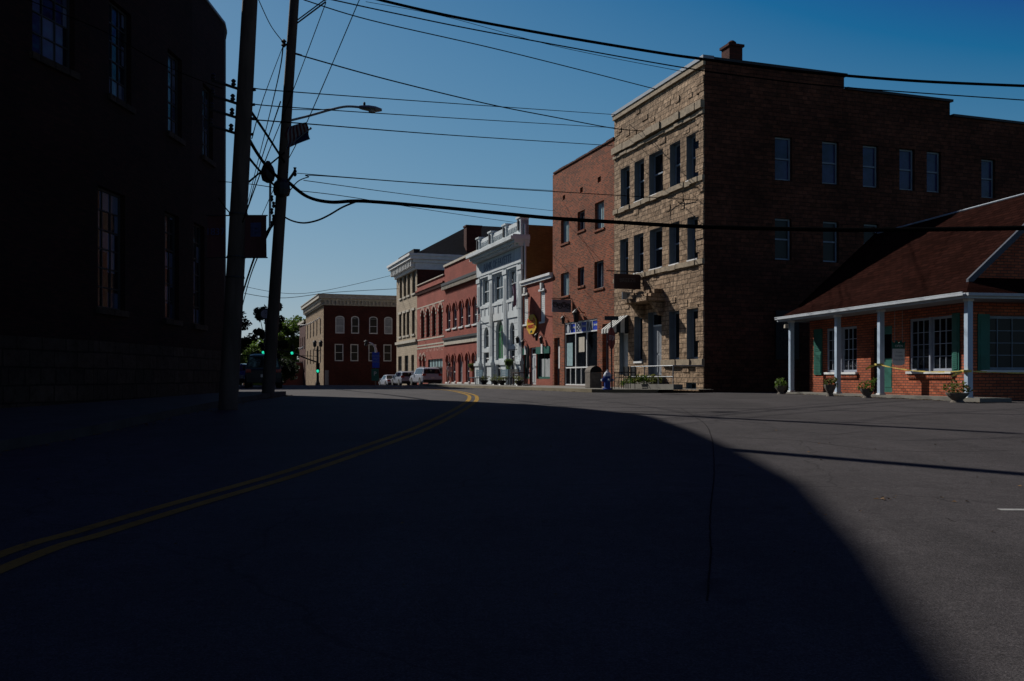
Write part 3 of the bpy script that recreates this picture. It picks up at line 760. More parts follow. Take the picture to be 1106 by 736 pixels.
# ================================================================== SMALL RED BUILDING
u0s = u1b+.01; u1s = RF.at(564, 0)[0]-.01; u1vis = RF.at(558.5, 0)[0]
ST = RF.at(577, 306)[1]
sr = thing('red_brick_shop', RF.p(u0s, 0, g(52)), 'low red brick shop with green framed windows and white trim, beside the white bank', 'building')
gf = ops_px(RF, [(579.5, 594, 374.6, 409.5), (572.5, 579, 377, 418)]); gl = ops_px(RF, [(565, 571.8, 379.3, 411)])[0]
gf = [(gf[0][0], gf[0][1], gf[0][2], gf[0][3]), (gf[1][0], gf[1][1], g(52)+.15, gf[0][3]), (gl[0], u1s-.25, gf[0][2], gf[0][3])]
sh = level(ops_px(RF, [(565.8, 570.4, 320, 351), (583.8, 588.6, 313, 347)]))
mb = MB(); wall(mb, RF, u0s, u1s, .3, ST, gf+sh, 'brick_small', .2); shell(mb, RF, u0s, u1s, .3, ST, 12, 'brick_small'); mb.build('wall', sr)
for i in (0, 2): window(sr, RF, gf[i], 'green', 'glass', .08, .12, False, 2)
for i in (0, 2):
    mb = MB(); a, b, c, d = gf[i]; mb.fbox(RF, a, b, -.06, .05, d-.4, d-.003, 'green'); 
    mb.fbox(RF, (a+b)/2-.12, (a+b)/2+.12, .05, .1, d-.4, d+.15, 'white'); mb.build('fascia', sr)
mb = MB(); a, b, c, d = gf[0]; mb.fbox(RF, a+.15, a+1.6, -.112, -.108, c+.1, d-.7, 'curtain'); mb.build('blind', sr)
mb = MB(); a, b, c, d = gf[2]; mb.fbox(RF, a+.2, b-.6, -.112, -.108, c+.1, d-.7, 'curtain'); mb.build('blind', sr)
door(sr, RF, gf[1], 'doorwhite', True, rec=.1)
for o in sh:
    mb = MB(); mb.fbox(RF, o[0], o[1], -.15, -.05, o[2], o[3], 'white'); mb.fbox(RF, o[0]-.1, o[1]+.1, .002, .1, o[3]-.02, o[3]+.1, 'white')
    for k in range(14): z = o[2]+.1+(o[3]-o[2]-.2)*k/14; mb.fbox(RF, o[0]+.08, o[1]-.08, -.05, -.035, z, z+.05, 'white')
    mb.fbox(RF, (o[0]+o[1])/2-.12, (o[0]+o[1])/2+.12, .003, .14, o[3]+.1, o[3]+.45, 'white'); mb.fbox(RF, o[0]-.04, o[1]+.04, .002, .08, o[2]-.1, o[2], 'white')
    mb.build('shuttered_window', sr)
mb = MB(); mb.fbox(RF, u0s, u1s, -.3, .12, ST, ST+.16, 'white'); mb.fbox(RF, u0s, u1s, -.3, .2, ST+.16, ST+.3, 'white'); mb.build('cornice', sr)
for i, (px, py, l) in enumerate(((562, 367, 'leftmost black lantern on the low red brick shop, next to the bank'), (568, 371, 'second black lantern from the bank on the low red brick shop'),
        (583, 364, 'third black lantern from the bank, right below the yellow oval sign'), (588, 367, 'rightmost black lantern on the low red brick shop'))):
    u, z = RF.at(px, py); wall_lamp(RF, u, z, l, s=1.0)
u, z = RF.at(576.3, 350.5)
ov = thing('oval_sign', RF.p(u, .08, z), 'yellow octagonal oval sign with red lettering above the low red shop door', 'sign')
mb = MB(); A = [(.9*math.cos(t*math.pi/4+math.pi/8), .62*math.sin(t*math.pi/4+math.pi/8)) for t in range(8)]
n = len(A); pts = [RF.p(u+x, .08, z+y) for x, y in A]+[RF.p(u+x, .14, z+y) for x, y in A]
mb.mesh(pts, [tuple(range(n)), tuple(range(2*n-1, n-1, -1))]+[(i, (i+1) % n, n+(i+1) % n, n+i) for i in range(n)], 'signyellow'); bo = mb.build('board', ov)
for s, sz, dz, mt_ in (("Wood's", .42, .2, 'signred'), ('MARKET', .33, -.14, 'signred'), ('gifts', .2, -.42, 'green')):
    text_part(s, sz, mt_, bo, RF.p(u, .145, z+dz), -RF.d, (0, .0, 1))

# ================================================================== BANK
b0 = RF.at(564.5, 0)[0]; b1 = RF.at(516.5, 0)[0]; FB = RF
bk = thing('bank_building', RF.p(b0, 0, g(60)), 'white classical bank with pilasters, arched openings and balustraded parapet', 'building')
CZ = FB.at(545, 268.5)[1]; PT = FB.at(545, 247)[1]
up = level(ops_px(FB, [(521.3, 528.6, 301, 328.4), (534, 543.8, 297, 325.6), (549.8, 557.7, 291, 320.5)]))
lo = ops_px(FB, [(522.6, 527.9, 354, 377)], 9)+ops_px(FB, [(535.5, 543.4, 345.5, 389)], 9)+ops_px(FB, [(550.6, 555.7, 348, 373)], 9)
zb_ = g(60)+.15; lz = (lo[0][3]+lo[2][3])/2; lb = (lo[0][2]+lo[2][2])/2
lo = [(lo[0][0], lo[0][1], lb, lz, lo[0][4]), (lo[1][0], lo[1][1], lo[1][2], lo[1][3], lo[1][4]), (lo[2][0], lo[2][1], lb, lz, lo[2][4])]
dn = [(lo[0][0]-.05, lo[0][1]+.05, zb_, lb-.3), (lo[1][0], lo[1][1], zb_, lo[1][2]-.3), (lo[2][0]-.05, lo[2][1]+.05, zb_, lb-.3)]
mb = MB(); wall(mb, FB, b0, b1, .3, CZ, up+lo+dn, 'ashlar', .22, reveal='bankstone')
Pb = FB.p; dep = 22
mb.poly([Pb(b0, 0, .3), Pb(b0, -dep, .3), Pb(b0, -dep, CZ+1.0), Pb(b0, 0, CZ+1.0)], 'brown_wall')
mb.poly([Pb(b1, 0, .3), Pb(b1, -dep, .3), Pb(b1, -dep, CZ+1.0), Pb(b1, 0, CZ+1.0)], 'brown_wall')
mb.poly([Pb(b0, -dep, .3), Pb(b1, -dep, .3), Pb(b1, -dep, CZ+1.0), Pb(b0, -dep, CZ+1.0)], 'brown_wall')
mb.poly([Pb(b0, 0, CZ+.6), Pb(b1, 0, CZ+.6), Pb(b1, -dep, CZ+.6), Pb(b0, -dep, CZ+.6)], 'roofing')
mb.build('wall', bk)
for o in up: window(bk, FB, o, 'bankstone', 'glass', .12, .1, True, 2)
for i, o in enumerate(lo): window(bk, FB, o, 'bankstone', 'greenglass' if i == 1 else 'glass', .12, .09, False, 2 if i == 1 else 1)
for o in dn: door(bk, FB, o, 'iron', False, rec=.14)
# pilasters
pil = [FB.at(x, 0)[0] for x in (562, 546.6, 531.2, 518.4)]; pil = [b0+.35, pil[1], pil[2], b1-.35]
z_ped = FB.at(540, 389)[1]
for u in pil:
    mb = MB(); mb.fbox(FB, u-.34, u+.34, .002, .10, z_ped, CZ-1.75, 'bankstone'); mb.fbox(FB, u-.42, u+.42, .0, .15, CZ-1.74, CZ-1.45, 'bankstone')
    mb.fbox(FB, u-.5, u+.5, .003, .2, zb_-.15, z_ped-.35, 'bankstone'); mb.fbox(FB, u-.58, u+.58, .001, .27, z_ped-.35, z_ped-.15, 'bankstone'); mb.fbox(FB, u-.45, u+.45, .001, .17, z_ped-.148, z_ped, 'bankstone')
    for k in range(3): mb.fbox(FB, u-.22+.16*k, u-.14+.16*k, .10, .118, z_ped+.3, CZ-2.0, 'bankstone')
    mb.build('pilaster', bk)
for i in range(3):      # spandrel panels with brackets
    mb = MB(); a, b = pil[i]+.36, pil[i+1]-.36; o = up[2-i]
    mb.fbox(FB, a, b, .003, .12, o[2]-.3, o[2]-.12, 'bankstone'); mb.fbox(FB, a+.1, b-.1, .002, .06, o[2]-1.3, o[2]-.3, 'bankstone')
    for k in range(3): x = a+.2+(b-a-.4)*k/2; mb.fbox(FB, x-.07, x+.07, .06, .1, o[2]-.8, o[2]-.3, 'bankstone')
    mb.fbox(FB, a, b, .003, .08, o[3]+.1, o[3]+.28, 'bankstone')
    mb.build('spandrel', bk)
mb = MB(); L_ = b1-b0
mb.fbox(FB, b0-.02, b1+.02, .002, .12, CZ-1.3, CZ-.35, 'bankstone')
fr = mb.build('frieze', bk)
text_part('BANK OF FAYETTE', .72, 'greytrim', fr, FB.p((b0+b1)/2, .125, CZ-.83), -FB.d, (0, 0, 1), depth=.02)
mb = MB()
for (w_, za, zc) in ((.3, -.33, -.15), (.6, -.15, .05), (.85, .05, .25), (.7, .25, .36)): mb.fbox(FB, b0-w_*.3, b1+w_*.3, -.4, w_, CZ+za, CZ+zc, 'bankstone')
x = b0+.2
while x < b1: mb.fbox(FB, x, x+.16, .3, .5, CZ-.32, CZ-.152, 'bankstone'); x += .38
mb.build('cornice', bk)
mb = MB(); z0p = CZ+.37
mb.fbox(FB, b0, b1, -.35, .02, z0p, z0p+.35, 'bankstone'); mb.fbox(FB, b0, b1, -.35, .05, PT-.25, PT, 'bankstone'); mb.fbox(FB, b0+.3, b1-.3, -.3, -.1, z0p+.35, PT-.25, 'bankstone')
x = b0+.6
while x < b1-.4:
    q = FB.p(x, -.03, 0); mb.lathe((q.x, q.y, z0p+.35), [(.05, 0), (.1, .2), (.05, .5), (.06, PT-.25-z0p-.35)], 'bankstone', 8); x += .32
for u in pil: mb.fbox(FB, u-.35, u+.35, -.4, .14, z0p, PT+.12, 'bankstone'); mb.fbox(FB, u-.42, u+.42, -.45, .2, PT+.12, PT+.22, 'bankstone'); mb.fbox(FB, u-.1, u+.1, .14, .22, z0p+.3, PT, 'iron')
mb.build('parapet', bk)
mb = MB(); mb.tube([FB.p(b0-.15, -.1, 3.2), FB.p(b0-.15, -.1, CZ+1.0)], .07, 'bankstone'); mb.build('downpipe', bk)

# ================================================================== RED BUILDING A (five arches)
a0 = b1+.02; a1 = BF.at(480, 0)[0]; AT = BF.at(499, 280.5)[1]
ra = thing('red_arcade_building', BF.p(a0, 0, g(75)), 'bright red two storey brick building with five tall arched windows left of the bank', 'building')
au = level(ops_px(BF, [(482.5, 486.4, 330, 355.5), (489.1, 493.3, 327, 354), (496, 500.2, 325, 352.7), (503.4, 508, 322.7, 351.2), (510.7, 515.6, 320.4, 350.6)], 9))
al = level(ops_px(BF, [(482, 485.6, 384, 413), (488, 492, 383, 413), (495, 499.5, 382.6, 413), (503, 507, 381.8, 413), (510, 514.3, 380.6, 413)], 9))
mb = MB(); wall(mb, BF, a0, a1, -.5, AT, au+al, 'brick_red', .28); shell(mb, BF, a0, a1, -.5, AT, 16, 'brick_red'); mb.build('wall', ra)
for i, o in enumerate(au): window(ra, BF, o, 'white', 'glass_blue', .16, .09, True)
for i, o in enumerate(al): window(ra, BF, o, 'white' if i != 2 else 'doorgrey', 'glass_blue' if i != 2 else 'doorgrey', .16, .09, True)
def hoods(root, F, ops, m, t=.16, out=.07, seg=12, two=False):
    for o in ops:
        mb = MB(); A = arc(o[0]-.02, o[1]+.02, o[3]+.02, o[4]+.02, seg); B = arc(o[0]-t, o[1]+t, o[3]+t, o[4]+t, seg)
        for i in range(seg):
            if two and i % 2: mm = two
            else: mm = m
            q = [A[i], A[i+1], B[i+1], B[i]]
            mb.hexa([F.p(u, .003, z) for u, z in q]+[F.p(u, out, z) for u, z in q], mm)
        mb.build('arch_hood', root)
hoods(ra, BF, au+al, 'brick_red', .2, .09)
sills(ra, BF, au+al, 'white', .1, .14)
mb = MB(); mb.fbox(BF, a0, a1, -.3, .12, AT, AT+.2, 'cream'); mb.build('coping', ra)
zc = BF.at(499, 306)[1]; mb = MB()
mb.fbox(BF, a0, a1-.05, .003, .35, zc+.25, zc+.5, 'iron'); mb.fbox(BF, a0, a1-.05, .002, .15, zc-.1, zc+.248, 'brick_dark')
x = a0+.1
while x < a1-.2: mb.fbox(BF, x, x+.16, .15, .3, zc-.1, zc+.24, 'cream'); x += .36
mb.build('cornice', ra)
z_ = BF.at(499, 366.5)[1]; mb = MB(); mb.fbox(BF, a0, a1, .003, .22, z_+.12, z_+.32, 'iron'); mb.fbox(BF, a0, a1, .002, .1, z_-.35, z_+.118, 'cream'); mb.build('string_course', ra)
mb = MB()
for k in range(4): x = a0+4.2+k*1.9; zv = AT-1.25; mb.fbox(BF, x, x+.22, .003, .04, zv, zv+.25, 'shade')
mb.build('vent', ra)

# ================================================================== ROSE BUILDING B
c0 = a1+.02; c1 = BF.at(450.5, 0)[0]; BTt = BF.at(465, 303.5)[1]
rb = thing('striped_brick_building', BF.p(c0, 0, g(88)), 'rose brick building with pale striped arches over four narrow windows and faded painted lettering', 'building')
bu = level(ops_px(BF, [(454.8, 458.4, 336.4, 366), (460.5, 464.3, 333.6, 364.6), (466.8, 470.8, 331.3, 363), (473.8, 477.9, 328.4, 361)], 9))
bl = ops_px(BF, [(453, 455.5, 384, 402), (456.5, 459.5, 383.5, 402)], 9)
gt = ops_px(BF, [(462.3, 478, 388, 420)])[0]; gt = (gt[0], gt[1], -.2, gt[3])
mb = MB(); wall(mb, BF, c0, c1, -1, BTt, bu+bl+[gt], 'brick_rose', .3); shell(mb, BF, c0, c1, -1, BTt, 16, 'brick_rose'); mb.build('wall', rb)
for o in bu: window(rb, BF, o, 'iron', 'glass_dim', .2, .08, True)
for o in bl: window(rb, BF, o, 'cream', 'glass_dim', .2, .08, False)
hoods(rb, BF, bu, 'cream', .32, .05, 14, 'brick_rose'); hoods(rb, BF, bl, 'cream', .25, .05, 10, 'brick_rose')
mb = MB()
for (py, h, m_) in ((313, .12, 'cream'), (330, .12, 'cream')):
    z_ = BF.at(465, py)[1]; mb.fbox(BF, c0, c1, .004, .03, z_, z_+h, m_)
for o in bu:
    for e_ in (o[0]-.12, o[1]+.02):
        z = o[2]
        while z < o[3]-o[4]: mb.fbox(BF, e_, e_+.1, .004, .03, z, z+.16, 'cream'); z += .36
z_ = bu[0][2]-.1
for k in range(4): mb.fbox(BF, c0, c1, .004, .028, z_-.3*k-.14, z_-.3*k, 'cream') if k != 1 else None
mb.build('stripe', rb)
mb = MB(); zt_ = BTt-1.05; x = c0
while x < c1-.2: mb.fbox(BF, x, x+.18, .002, .14, zt_, zt_+.35, 'brick_dark'); x += .4
mb.fbox(BF, c0, c1, .002, .2, zt_+.353, zt_+.5, 'brick_rose'); mb.fbox(BF, c0, c1, -.3, .12, BTt, BTt+.1, 'cream'); mb.build('cornice', rb)
text_part('SHOP & CAFE', 1.15, 'ghost', rb, BF.p(BF.at(469, 0)[0], .006, BF.at(469, 375.5)[1]), -BF.d, (0, 0, 1), depth=.002)
mb = MB(); a, b, c, d = gt; zz = BF.at(470, 396.5)[1]
for k in range(6): mb.fbox(BF, a+(b-a)*k/5-.05, a+(b-a)*k/5+.05, -.2, -.1, zz, d, 'iron')
mb.fbox(BF, a, b, -.2, -.08, zz-.15, zz, 'iron'); tr = mb.build('transom', rb)
mb = MB(); mb.fbox(BF, a, b, -.17, -.15, zz, d, 'paleglass'); mb.build('pane', tr)
mb = MB(); mb.fbox(BF, a, b, -.29, -.27, c, zz-.15, 'glass_dim'); 
for k in range(4): mb.fbox(BF, a+(b-a)*k/3-.05, a+(b-a)*k/3+.05, -.27, -.2, c, zz-.15, 'iron')
mb.build('shopfront', rb)

# ================================================================== TAN BUILDING
t0 = c1+.02; t1 = BF.at(428.3, 0)[0]; TT = BF.at(440, 296)[1]; CT = BF.at(440, 281)[1]
tb = thing('tan_stone_building', BF.p(t0, 0, g(98)), 'buff stone building with white cornice and dark hipped roof ending the row', 'building')
tu = level(ops_px(BF, [(431.6, 434.2, 300.5, 322.7), (435.9, 438.6, 298, 320.6), (440.1, 442.9, 296, 319), (445.2, 448.6, 293.5, 317)]))
tm = level(ops_px(BF, [(431, 433.6, 341, 365), (435.3, 437.9, 339, 363), (439.2, 442, 337, 362), (444.9, 448, 334, 360)]))
tl = level(ops_px(BF, [(430, 433.9, 384, 403), (437, 441, 383, 403), (444.2, 447.2, 386, 404)]))
TF_s = Frame(BF.p(t0, 0, 0)[:2], SF.d[:2], SF.n[:2])
mb = MB(); wall(mb, BF, t0, t1, -1, CT, tu+tm+tl, 'tan_stone', .25)
mb.poly([BF.p(t0, 0, -1), BF.p(t0, -26, -1), BF.p(t0, -26, CT), BF.p(t0, 0, CT)], 'brick_dark')
mb.poly([BF.p(t1, 0, -1), BF.p(t1, -26, -1), BF.p(t1, -26, CT), BF.p(t1, 0, CT)], 'tan_stone')
mb.poly([BF.p(t0, -26, -1), BF.p(t1, -26, -1), BF.p(t1, -26, CT), BF.p(t0, -26, CT)], 'brick_dark')
mb.build('wall', tb)
for o in tu+tm+tl: window(tb, BF, o, 'iron', 'glass_dim', .16, .08, True)
sills(tb, BF, tu+tm, 'cream', .12, .2, .15)
for o in tu+tm: mb = MB(); mb.fbox(BF, o[0]-.12, o[1]+.12, .003, .1, o[3], o[3]+.25, 'cream'); mb.build('lintel', tb)
mb = MB(); z_ = BF.at(440, 371)[1]; mb.fbox(BF, t0, t1, .003, .2, z_, z_+.3, 'cream'); mb.build('string_course', tb)
mb = MB()
for (w_, za, zc) in ((.25, -1.6, -.9), (.5, -.9, -.55), (.85, -.55, -.2), (1.0, -.2, .05)): mb.fbox(BF, t0-w_*.7, t1+w_, -5.2, w_, CT+za, CT+zc, 'white')
x = t0
while x < t1: mb.fbox(BF, x, x+.25, .25, .7, CT-1.3, CT-.56, 'white'); x += .85
mb.build('cornice', tb)
mb = MB(); zr = BF.at(495, 0)[0]
A0 = BF.p(t0-.4, .3, CT+.05); A1 = BF.p(t1+.4, .3, CT+.05); B0 = BF.p(t0-.4, -26, CT+.05); B1 = BF.p(t1+.4, -26, CT+.05)
um = (t0+t1)/2; rz_ = CT+4.4; R0 = BF.p(um, -7.5, rz_); R1 = BF.p(um, -22, rz_)
A0 = BF.p(t0-.4, -5.2, CT+.05)+(BF.p(0, 0, 0)-BF.p(0, 0, 0)); 
E0 = BF.p(t0-.4, .2, CT+.06); E1 = BF.p(t1+.4, .2, CT+.06)
mb.poly([E0, E1, R0], 'slate'); mb.poly([E0, R0, R1, B0], 'slate'); mb.poly([E1, B1, R1, R0], 'slate'); mb.poly([B0, R1, B1], 'slate'); mb.build('roof', tb)
# chimney on near slope
mb = MB(); w_c = -5.6; ct_ = U(0, 244.5, 101).z
mb.fbox(BF, t0+.3, t0+1.4, w_c-1.7, w_c, CT-1, ct_, 'brick_dark'); mb.fbox(BF, t0+.22, t0+1.48, w_c-1.78, w_c+.08, ct_, ct_+.18, 'brick_dark'); mb.build('chimney', tb)
# low parapet bump in front of the roof
mb = MB(); mb.fbox(BF, t0+1.2, t1-1.6, -.6, .1, CT+.06, CT+.75, 'slate'); mb.build('roof_edge', tb)

# ================================================================== FAR CORNER BUILDING
Y1 = 125; PX1 = (349.5-CX)/FPX*Y1
FF = Frame((PX1, Y1), SF.d[:2], SF.n[:2]); FL = Frame((PX1, Y1), D, NO)
fbk = thing('corner_brick_building', (PX1, Y1, g(Y1)), 'three storey dark brick building with cream cornice and white framed windows beyond the crossroads', 'building')
FT = FF.at(352, 329)[1]; FCT = FF.at(352, 318)[1]
fu = level(ops_px(FF, [(362.2, 372.2, 341.3, 360), (379.3, 388, 341.5, 360.3), (398.7, 408, 342, 361), (415, 424, 342.5, 361.5)], .35))
fm = level(ops_px(FF, [(361.5, 371, 371.3, 389.5), (378.5, 387.2, 371.7, 390), (398, 406.5, 372, 390.5), (414.2, 423, 372.8, 391.5)]))
fd = ops_px(FF, [(350.8, 355.2, 400, 416)])
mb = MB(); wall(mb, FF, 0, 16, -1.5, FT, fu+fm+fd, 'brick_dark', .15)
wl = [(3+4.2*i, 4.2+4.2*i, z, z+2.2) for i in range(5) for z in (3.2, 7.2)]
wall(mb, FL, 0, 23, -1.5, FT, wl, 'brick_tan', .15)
mb.poly([FL.p(23, 0, -1.5), FL.p(23, -16, -1.5), FL.p(23, -16, FT), FL.p(23, 0, FT)], 'brick_dark'); mb.poly([FF.p(16, 0, -1.5), FF.p(16, -23, -1.5), FF.p(16, -23, FT), FF.p(16, 0, FT)], 'brick_dark')
mb.poly([FL.p(0, 0, FCT-.2), FL.p(23, 0, FCT-.2), FL.p(23, -16, FCT-.2), FL.p(0, -16, FCT-.2)], 'roofing')
mb.build('wall', fbk)
for i, o in enumerate(fu+fm): window(fbk, FF, o, 'white', 'curtain' if i in (0, 3) else 'glass_dim', .06, .13, True)
for o in fd: window(fbk, FF, o, 'doorgrey', 'doorgrey', .08, .1, False, name='door')
for o in wl: window(fbk, FL, o, 'cream', 'glass_dim', .08, .1, True)
for F_, L_ in ((FF, 16), (FL, 23)):
    mb = MB(); e0 = -.6 if F_ is FF else 0
    mb.fbox(F_, 0, L_, .002, .2, FT-.1, FT+.5, 'cream')
    for (w_, za, zc) in ((.45, FT+.5, FT+.8), (.75, FT+.8, FCT-.12), (.85, FCT-.12, FCT)): mb.fbox(F_, -w_ if F_ is FF else .002, L_, .0, w_, za, zc, 'cream')
    x = .1
    while x < L_: mb.fbox(F_, x, x+.16, .2, .44, FT+.05, FT+.498, 'cream'); x += .5
    mb.build('cornice', fbk)
# lower brick house beyond it
lf = Frame(FL.p(23.3, 0, 0)[:2], D, NO)
lb_ = thing('brick_house', lf.p(0, 0, g(150)), 'lower dark red brick building just beyond the tan side of the corner building', 'building')
zt_ = lf.at(323, 352)[1]; lw = [(1+3*i, 2.1+3*i, z, z+2) for i in range(3) for z in (2, 5.8)]
mb = MB(); wall(mb, lf, 0, 10, -1.5, zt_, lw, 'brick_far'); shell(mb, lf, 0, 10, -1.5, zt_, 12, 'brick_far'); mb.build('wall', lb_)
for o in lw: window(lb_, lf, o, 'white', 'glass_dim')
mb = MB(); mb.fbox(lf, 0, 10, -.3, .3, zt_, zt_+.35, 'cream'); mb.build('cornice', lb_)
# one-storey storefronts beyond
Fg = Frame(U(304, 408, 150)[:2], SF.d[:2], SF.n[:2])
gw = thing('garden_wall', Fg.p(0, 0, g(150)), 'low purplish brick wall beside the trees, left of the corner building', 'wall')
mb = MB(); mb.fbox(Fg, -6, 6, -.4, 0, -1.2, 3.6, 'brick_small'); mb.build('wall_face', gw)
mb = MB(); mb.fbox(Fg, -6.1, 6.1, -.5, .1, 3.6, 3.75, 'cream'); mb.build('coping', gw)

# ================================================================== PORCH HOUSE (right)
C0 = (11.6, 23.5); d2 = Vector((-.185, .983)).normalized(); n2 = Vector((-d2.y, d2.x))
CF = Frame(C0, d2, n2); assert CF.n.x < 0
GZ = g(26)
ph = thing('porch_house', (C0[0], C0[1], GZ), 'low orange brick house with brown shingle roof and white post porch on the right', 'house')
WF = CF.shift(-.8); wu0 = WF.at(1046.5, 0)[0]; wu1 = WF.at(874.5, 0)[0]
EW = 3.32; BH = 3.75
lw_ = ops_px(WF, [(892.5, 925.5, 358, 404)])[0]; rw_ = ops_px(WF, [(982, 1028.5, 347, 401)])[0]; pd = ops_px(WF, [(940.5, 963.5, 353, 426)])[0]
pd = (pd[0], pd[1], GZ+.14, pd[3]); zt_ = max(lw_[3], rw_[3]); lw_ = lw_[:2]+(1.38, 2.88); rw_ = rw_[:2]+(1.38, 2.92)
mb = MB(); wall(mb, WF, wu0, wu1, .2, BH, [lw_, rw_, pd], 'brick_porch', .14)
XF = Frame(WF.p(wu0, 0, 0)[:2], (-n2.x, -n2.y), (-d2.x, -d2.y))     # right-hand wall
HD = 5.6; RZ = 6.45
xa, xz = XF.at(1060, 343); xw = (xa, xa+3.0, 1.4, 2.86)
wall(mb, XF, 0, HD, .2, BH, [xw], 'brick_porch', .14)
mb.poly([XF.p(0, 0, BH), XF.p(HD, 0, BH), XF.p(HD/2, 0, RZ-.12)], 'brick_porch')
lu = wu1-wu0
mb.poly([XF.p(0, -lu, .2), XF.p(HD, -lu, .2), XF.p(HD, -lu, BH), XF.p(HD/2, -lu, RZ-.12), XF.p(0, -lu, BH)], 'brick_porch')
mb.poly([XF.p(HD, 0, .2), XF.p(HD, -lu, .2), XF.p(HD, -lu, BH), XF.p(HD, 0, BH)], 'brick_porch'); mb.build('wall', ph)
for o in (lw_, rw_):
    hw = (o[0]+o[1])/2
    for oo in ((o[0], hw-.03, o[2], o[3]), (hw+.03, o[1], o[2], o[3])): window(ph, WF, oo, 'frameblue', 'glass', .04, .07, False, 3, 4, bar=.018)
    mb = MB(); mb.fbox(WF, hw-.03, hw+.03, -.1, .01, o[2], o[3], 'frameblue'); mb.fbox(WF, o[0]-.05, o[1]+.05, .002, .09, o[2]-.07, o[2], 'white'); mb.build('window_trim', ph)
for k in range(2): window(ph, XF, (xw[0]+1.5*k, xw[0]+1.5*(k+1)-.004, xw[2], xw[3]), 'greytrim', 'glass_dim', .04, .07, False, 3, 4, bar=.018)
mb = MB(); mb.fbox(XF, xw[0]-.06, xw[1]+.06, .002, .1, xw[2]-.07, xw[2], 'white'); mb.build('window_sill', ph)
def shutter(F, u0, u1, z0, z1):
    mb = MB(); mb.fbox(F, u0, u1, .003, .04, z0, z1, 'green')
    for (a, b) in ((z0+.07, (z0+z1)/2-.04), ((z0+z1)/2+.04, z1-.07)):
        mb.fbox(F, u0+.05, u1-.05, .04, .048, a, b, 'green'); z = a
        while z < b-.04: mb.fbox(F, u0+.06, u1-.06, .048, .058, z, z+.03, 'green'); z += .055
    mb.build('shutter', ph)
uS = lambda x: WF.at(x, 0)[0]
shutter(WF, uS(888.5), uS(880), 1.3, 2.9); shutter(WF, uS(1037), uS(1029.5), 1.36, 2.95); shutter(XF, .25, .6, 1.36, 2.9)
# door
a, b, c, d = pd; hm = a+(b-a)*.52
mb = MB(); mb.fbox(WF, a, hm, -.13, -.05, c, d, 'green'); mb.fbox(WF, a+.1, hm-.1, -.05, -.04, c+.15, c+.9, 'green'); mb.fbox(WF, a+.1, hm-.1, -.05, -.045, c+1.05, d-.25, 'glass'); dq = mb.build('door', ph)
mb = MB(); mb.fbox(WF, hm-.1, hm-.05, -.05, .0, c+1, c+1.1, 'steel'); mb.build('handle', dq)
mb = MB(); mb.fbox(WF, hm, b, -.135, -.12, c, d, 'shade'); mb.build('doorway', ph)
# posts
posts = [CF.at(x, 0)[0] for x in (852.5, 902.3, 948.7, 1043)]
for u in posts+[None]:
    q = CF.p(u, -.08, 0) if u is not None else Frame(C0, (-n2.x, -n2.y), (0, 1)).p(4.2, 0, 0)
    F_ = Frame((q.x, q.y), d2, n2); z0 = g(q.y)
    mb = MB(); mb.fbox(F_, -.075, .075, -.075, .075, z0+.12, EW-.17, 'postblue'); mb.fbox(F_, -.1, .1, -.1, .1, z0-.02, z0+.12, 'white'); mb.fbox(F_, -.095, .095, -.095, .095, EW-.17, EW-.1, 'white')
    mb.build('porch_post', ph, bevel=.008)
# eaves: soffit, gutter, skirt roof
Fe = Frame(C0, d2, n2); uL = CF.shift(.25).at(839, 0)[0]; uR = -.25; wO = .22
XE = Frame(C0, (-n2.x, -n2.y), (-d2.x, -d2.y))
S1 = HD+1.1
mb = MB()
def corner(u, w, z): return Fe.p(u, w, z)
zi = BH+.12
o_ = [corner(uR, wO, EW), corner(uL, wO, EW)]; i_ = [corner(wu0-.02, -.82, zi), corner(wu1+.25, -.82, zi)]
mb.poly([o_[0], o_[1], i_[1], i_[0]], 'shingle')
xo = corner(uR, -S1, EW); xi = corner(wu0-.02, -S1, zi)
mb.poly([o_[0], i_[0], xi, xo], 'shingle')
mb.poly([o_[1], corner(uL, -1.6, EW), i_[1]], 'shingle')
for p in mb.v: pass
mb.build('porch_roof', ph)
mb = MB(); mb.poly([corner(uR, wO, EW-.1), corner(uL, wO, EW-.1), corner(uL, -.8, EW-.1), corner(wu0, -.8, EW-.1), corner(wu0, -S1, EW-.1), corner(uR, -S1, EW-.1)], 'doorgrey'); mb.build('soffit', ph)
mb = MB()
mb.fbox(Fe, uR, uL, wO-.02, wO+.02, EW-.12, EW+.02, 'guttergrey'); mb.fbox(Fe, uR-.02, uL, wO+.02, wO+.11, EW-.05, EW-.01, 'guttergrey'); mb.fbox(Fe, uR-.02, uL, wO+.10, wO+.125, EW+.01, EW+.04, 'guttergrey')
mb.fbox(Fe, uR-.02, uR+.02, -S1, wO-.021, EW-.12, EW+.02, 'guttergrey'); mb.fbox(Fe, uR-.12, uR-.02, -S1, wO+.02, EW-.06, EW+.012, 'guttergrey')
mb.fbox(Fe, uL-.02, uL+.01, -1.6, wO-.021, EW-.12, EW, 'guttergrey')
mb.build('gutter', ph)
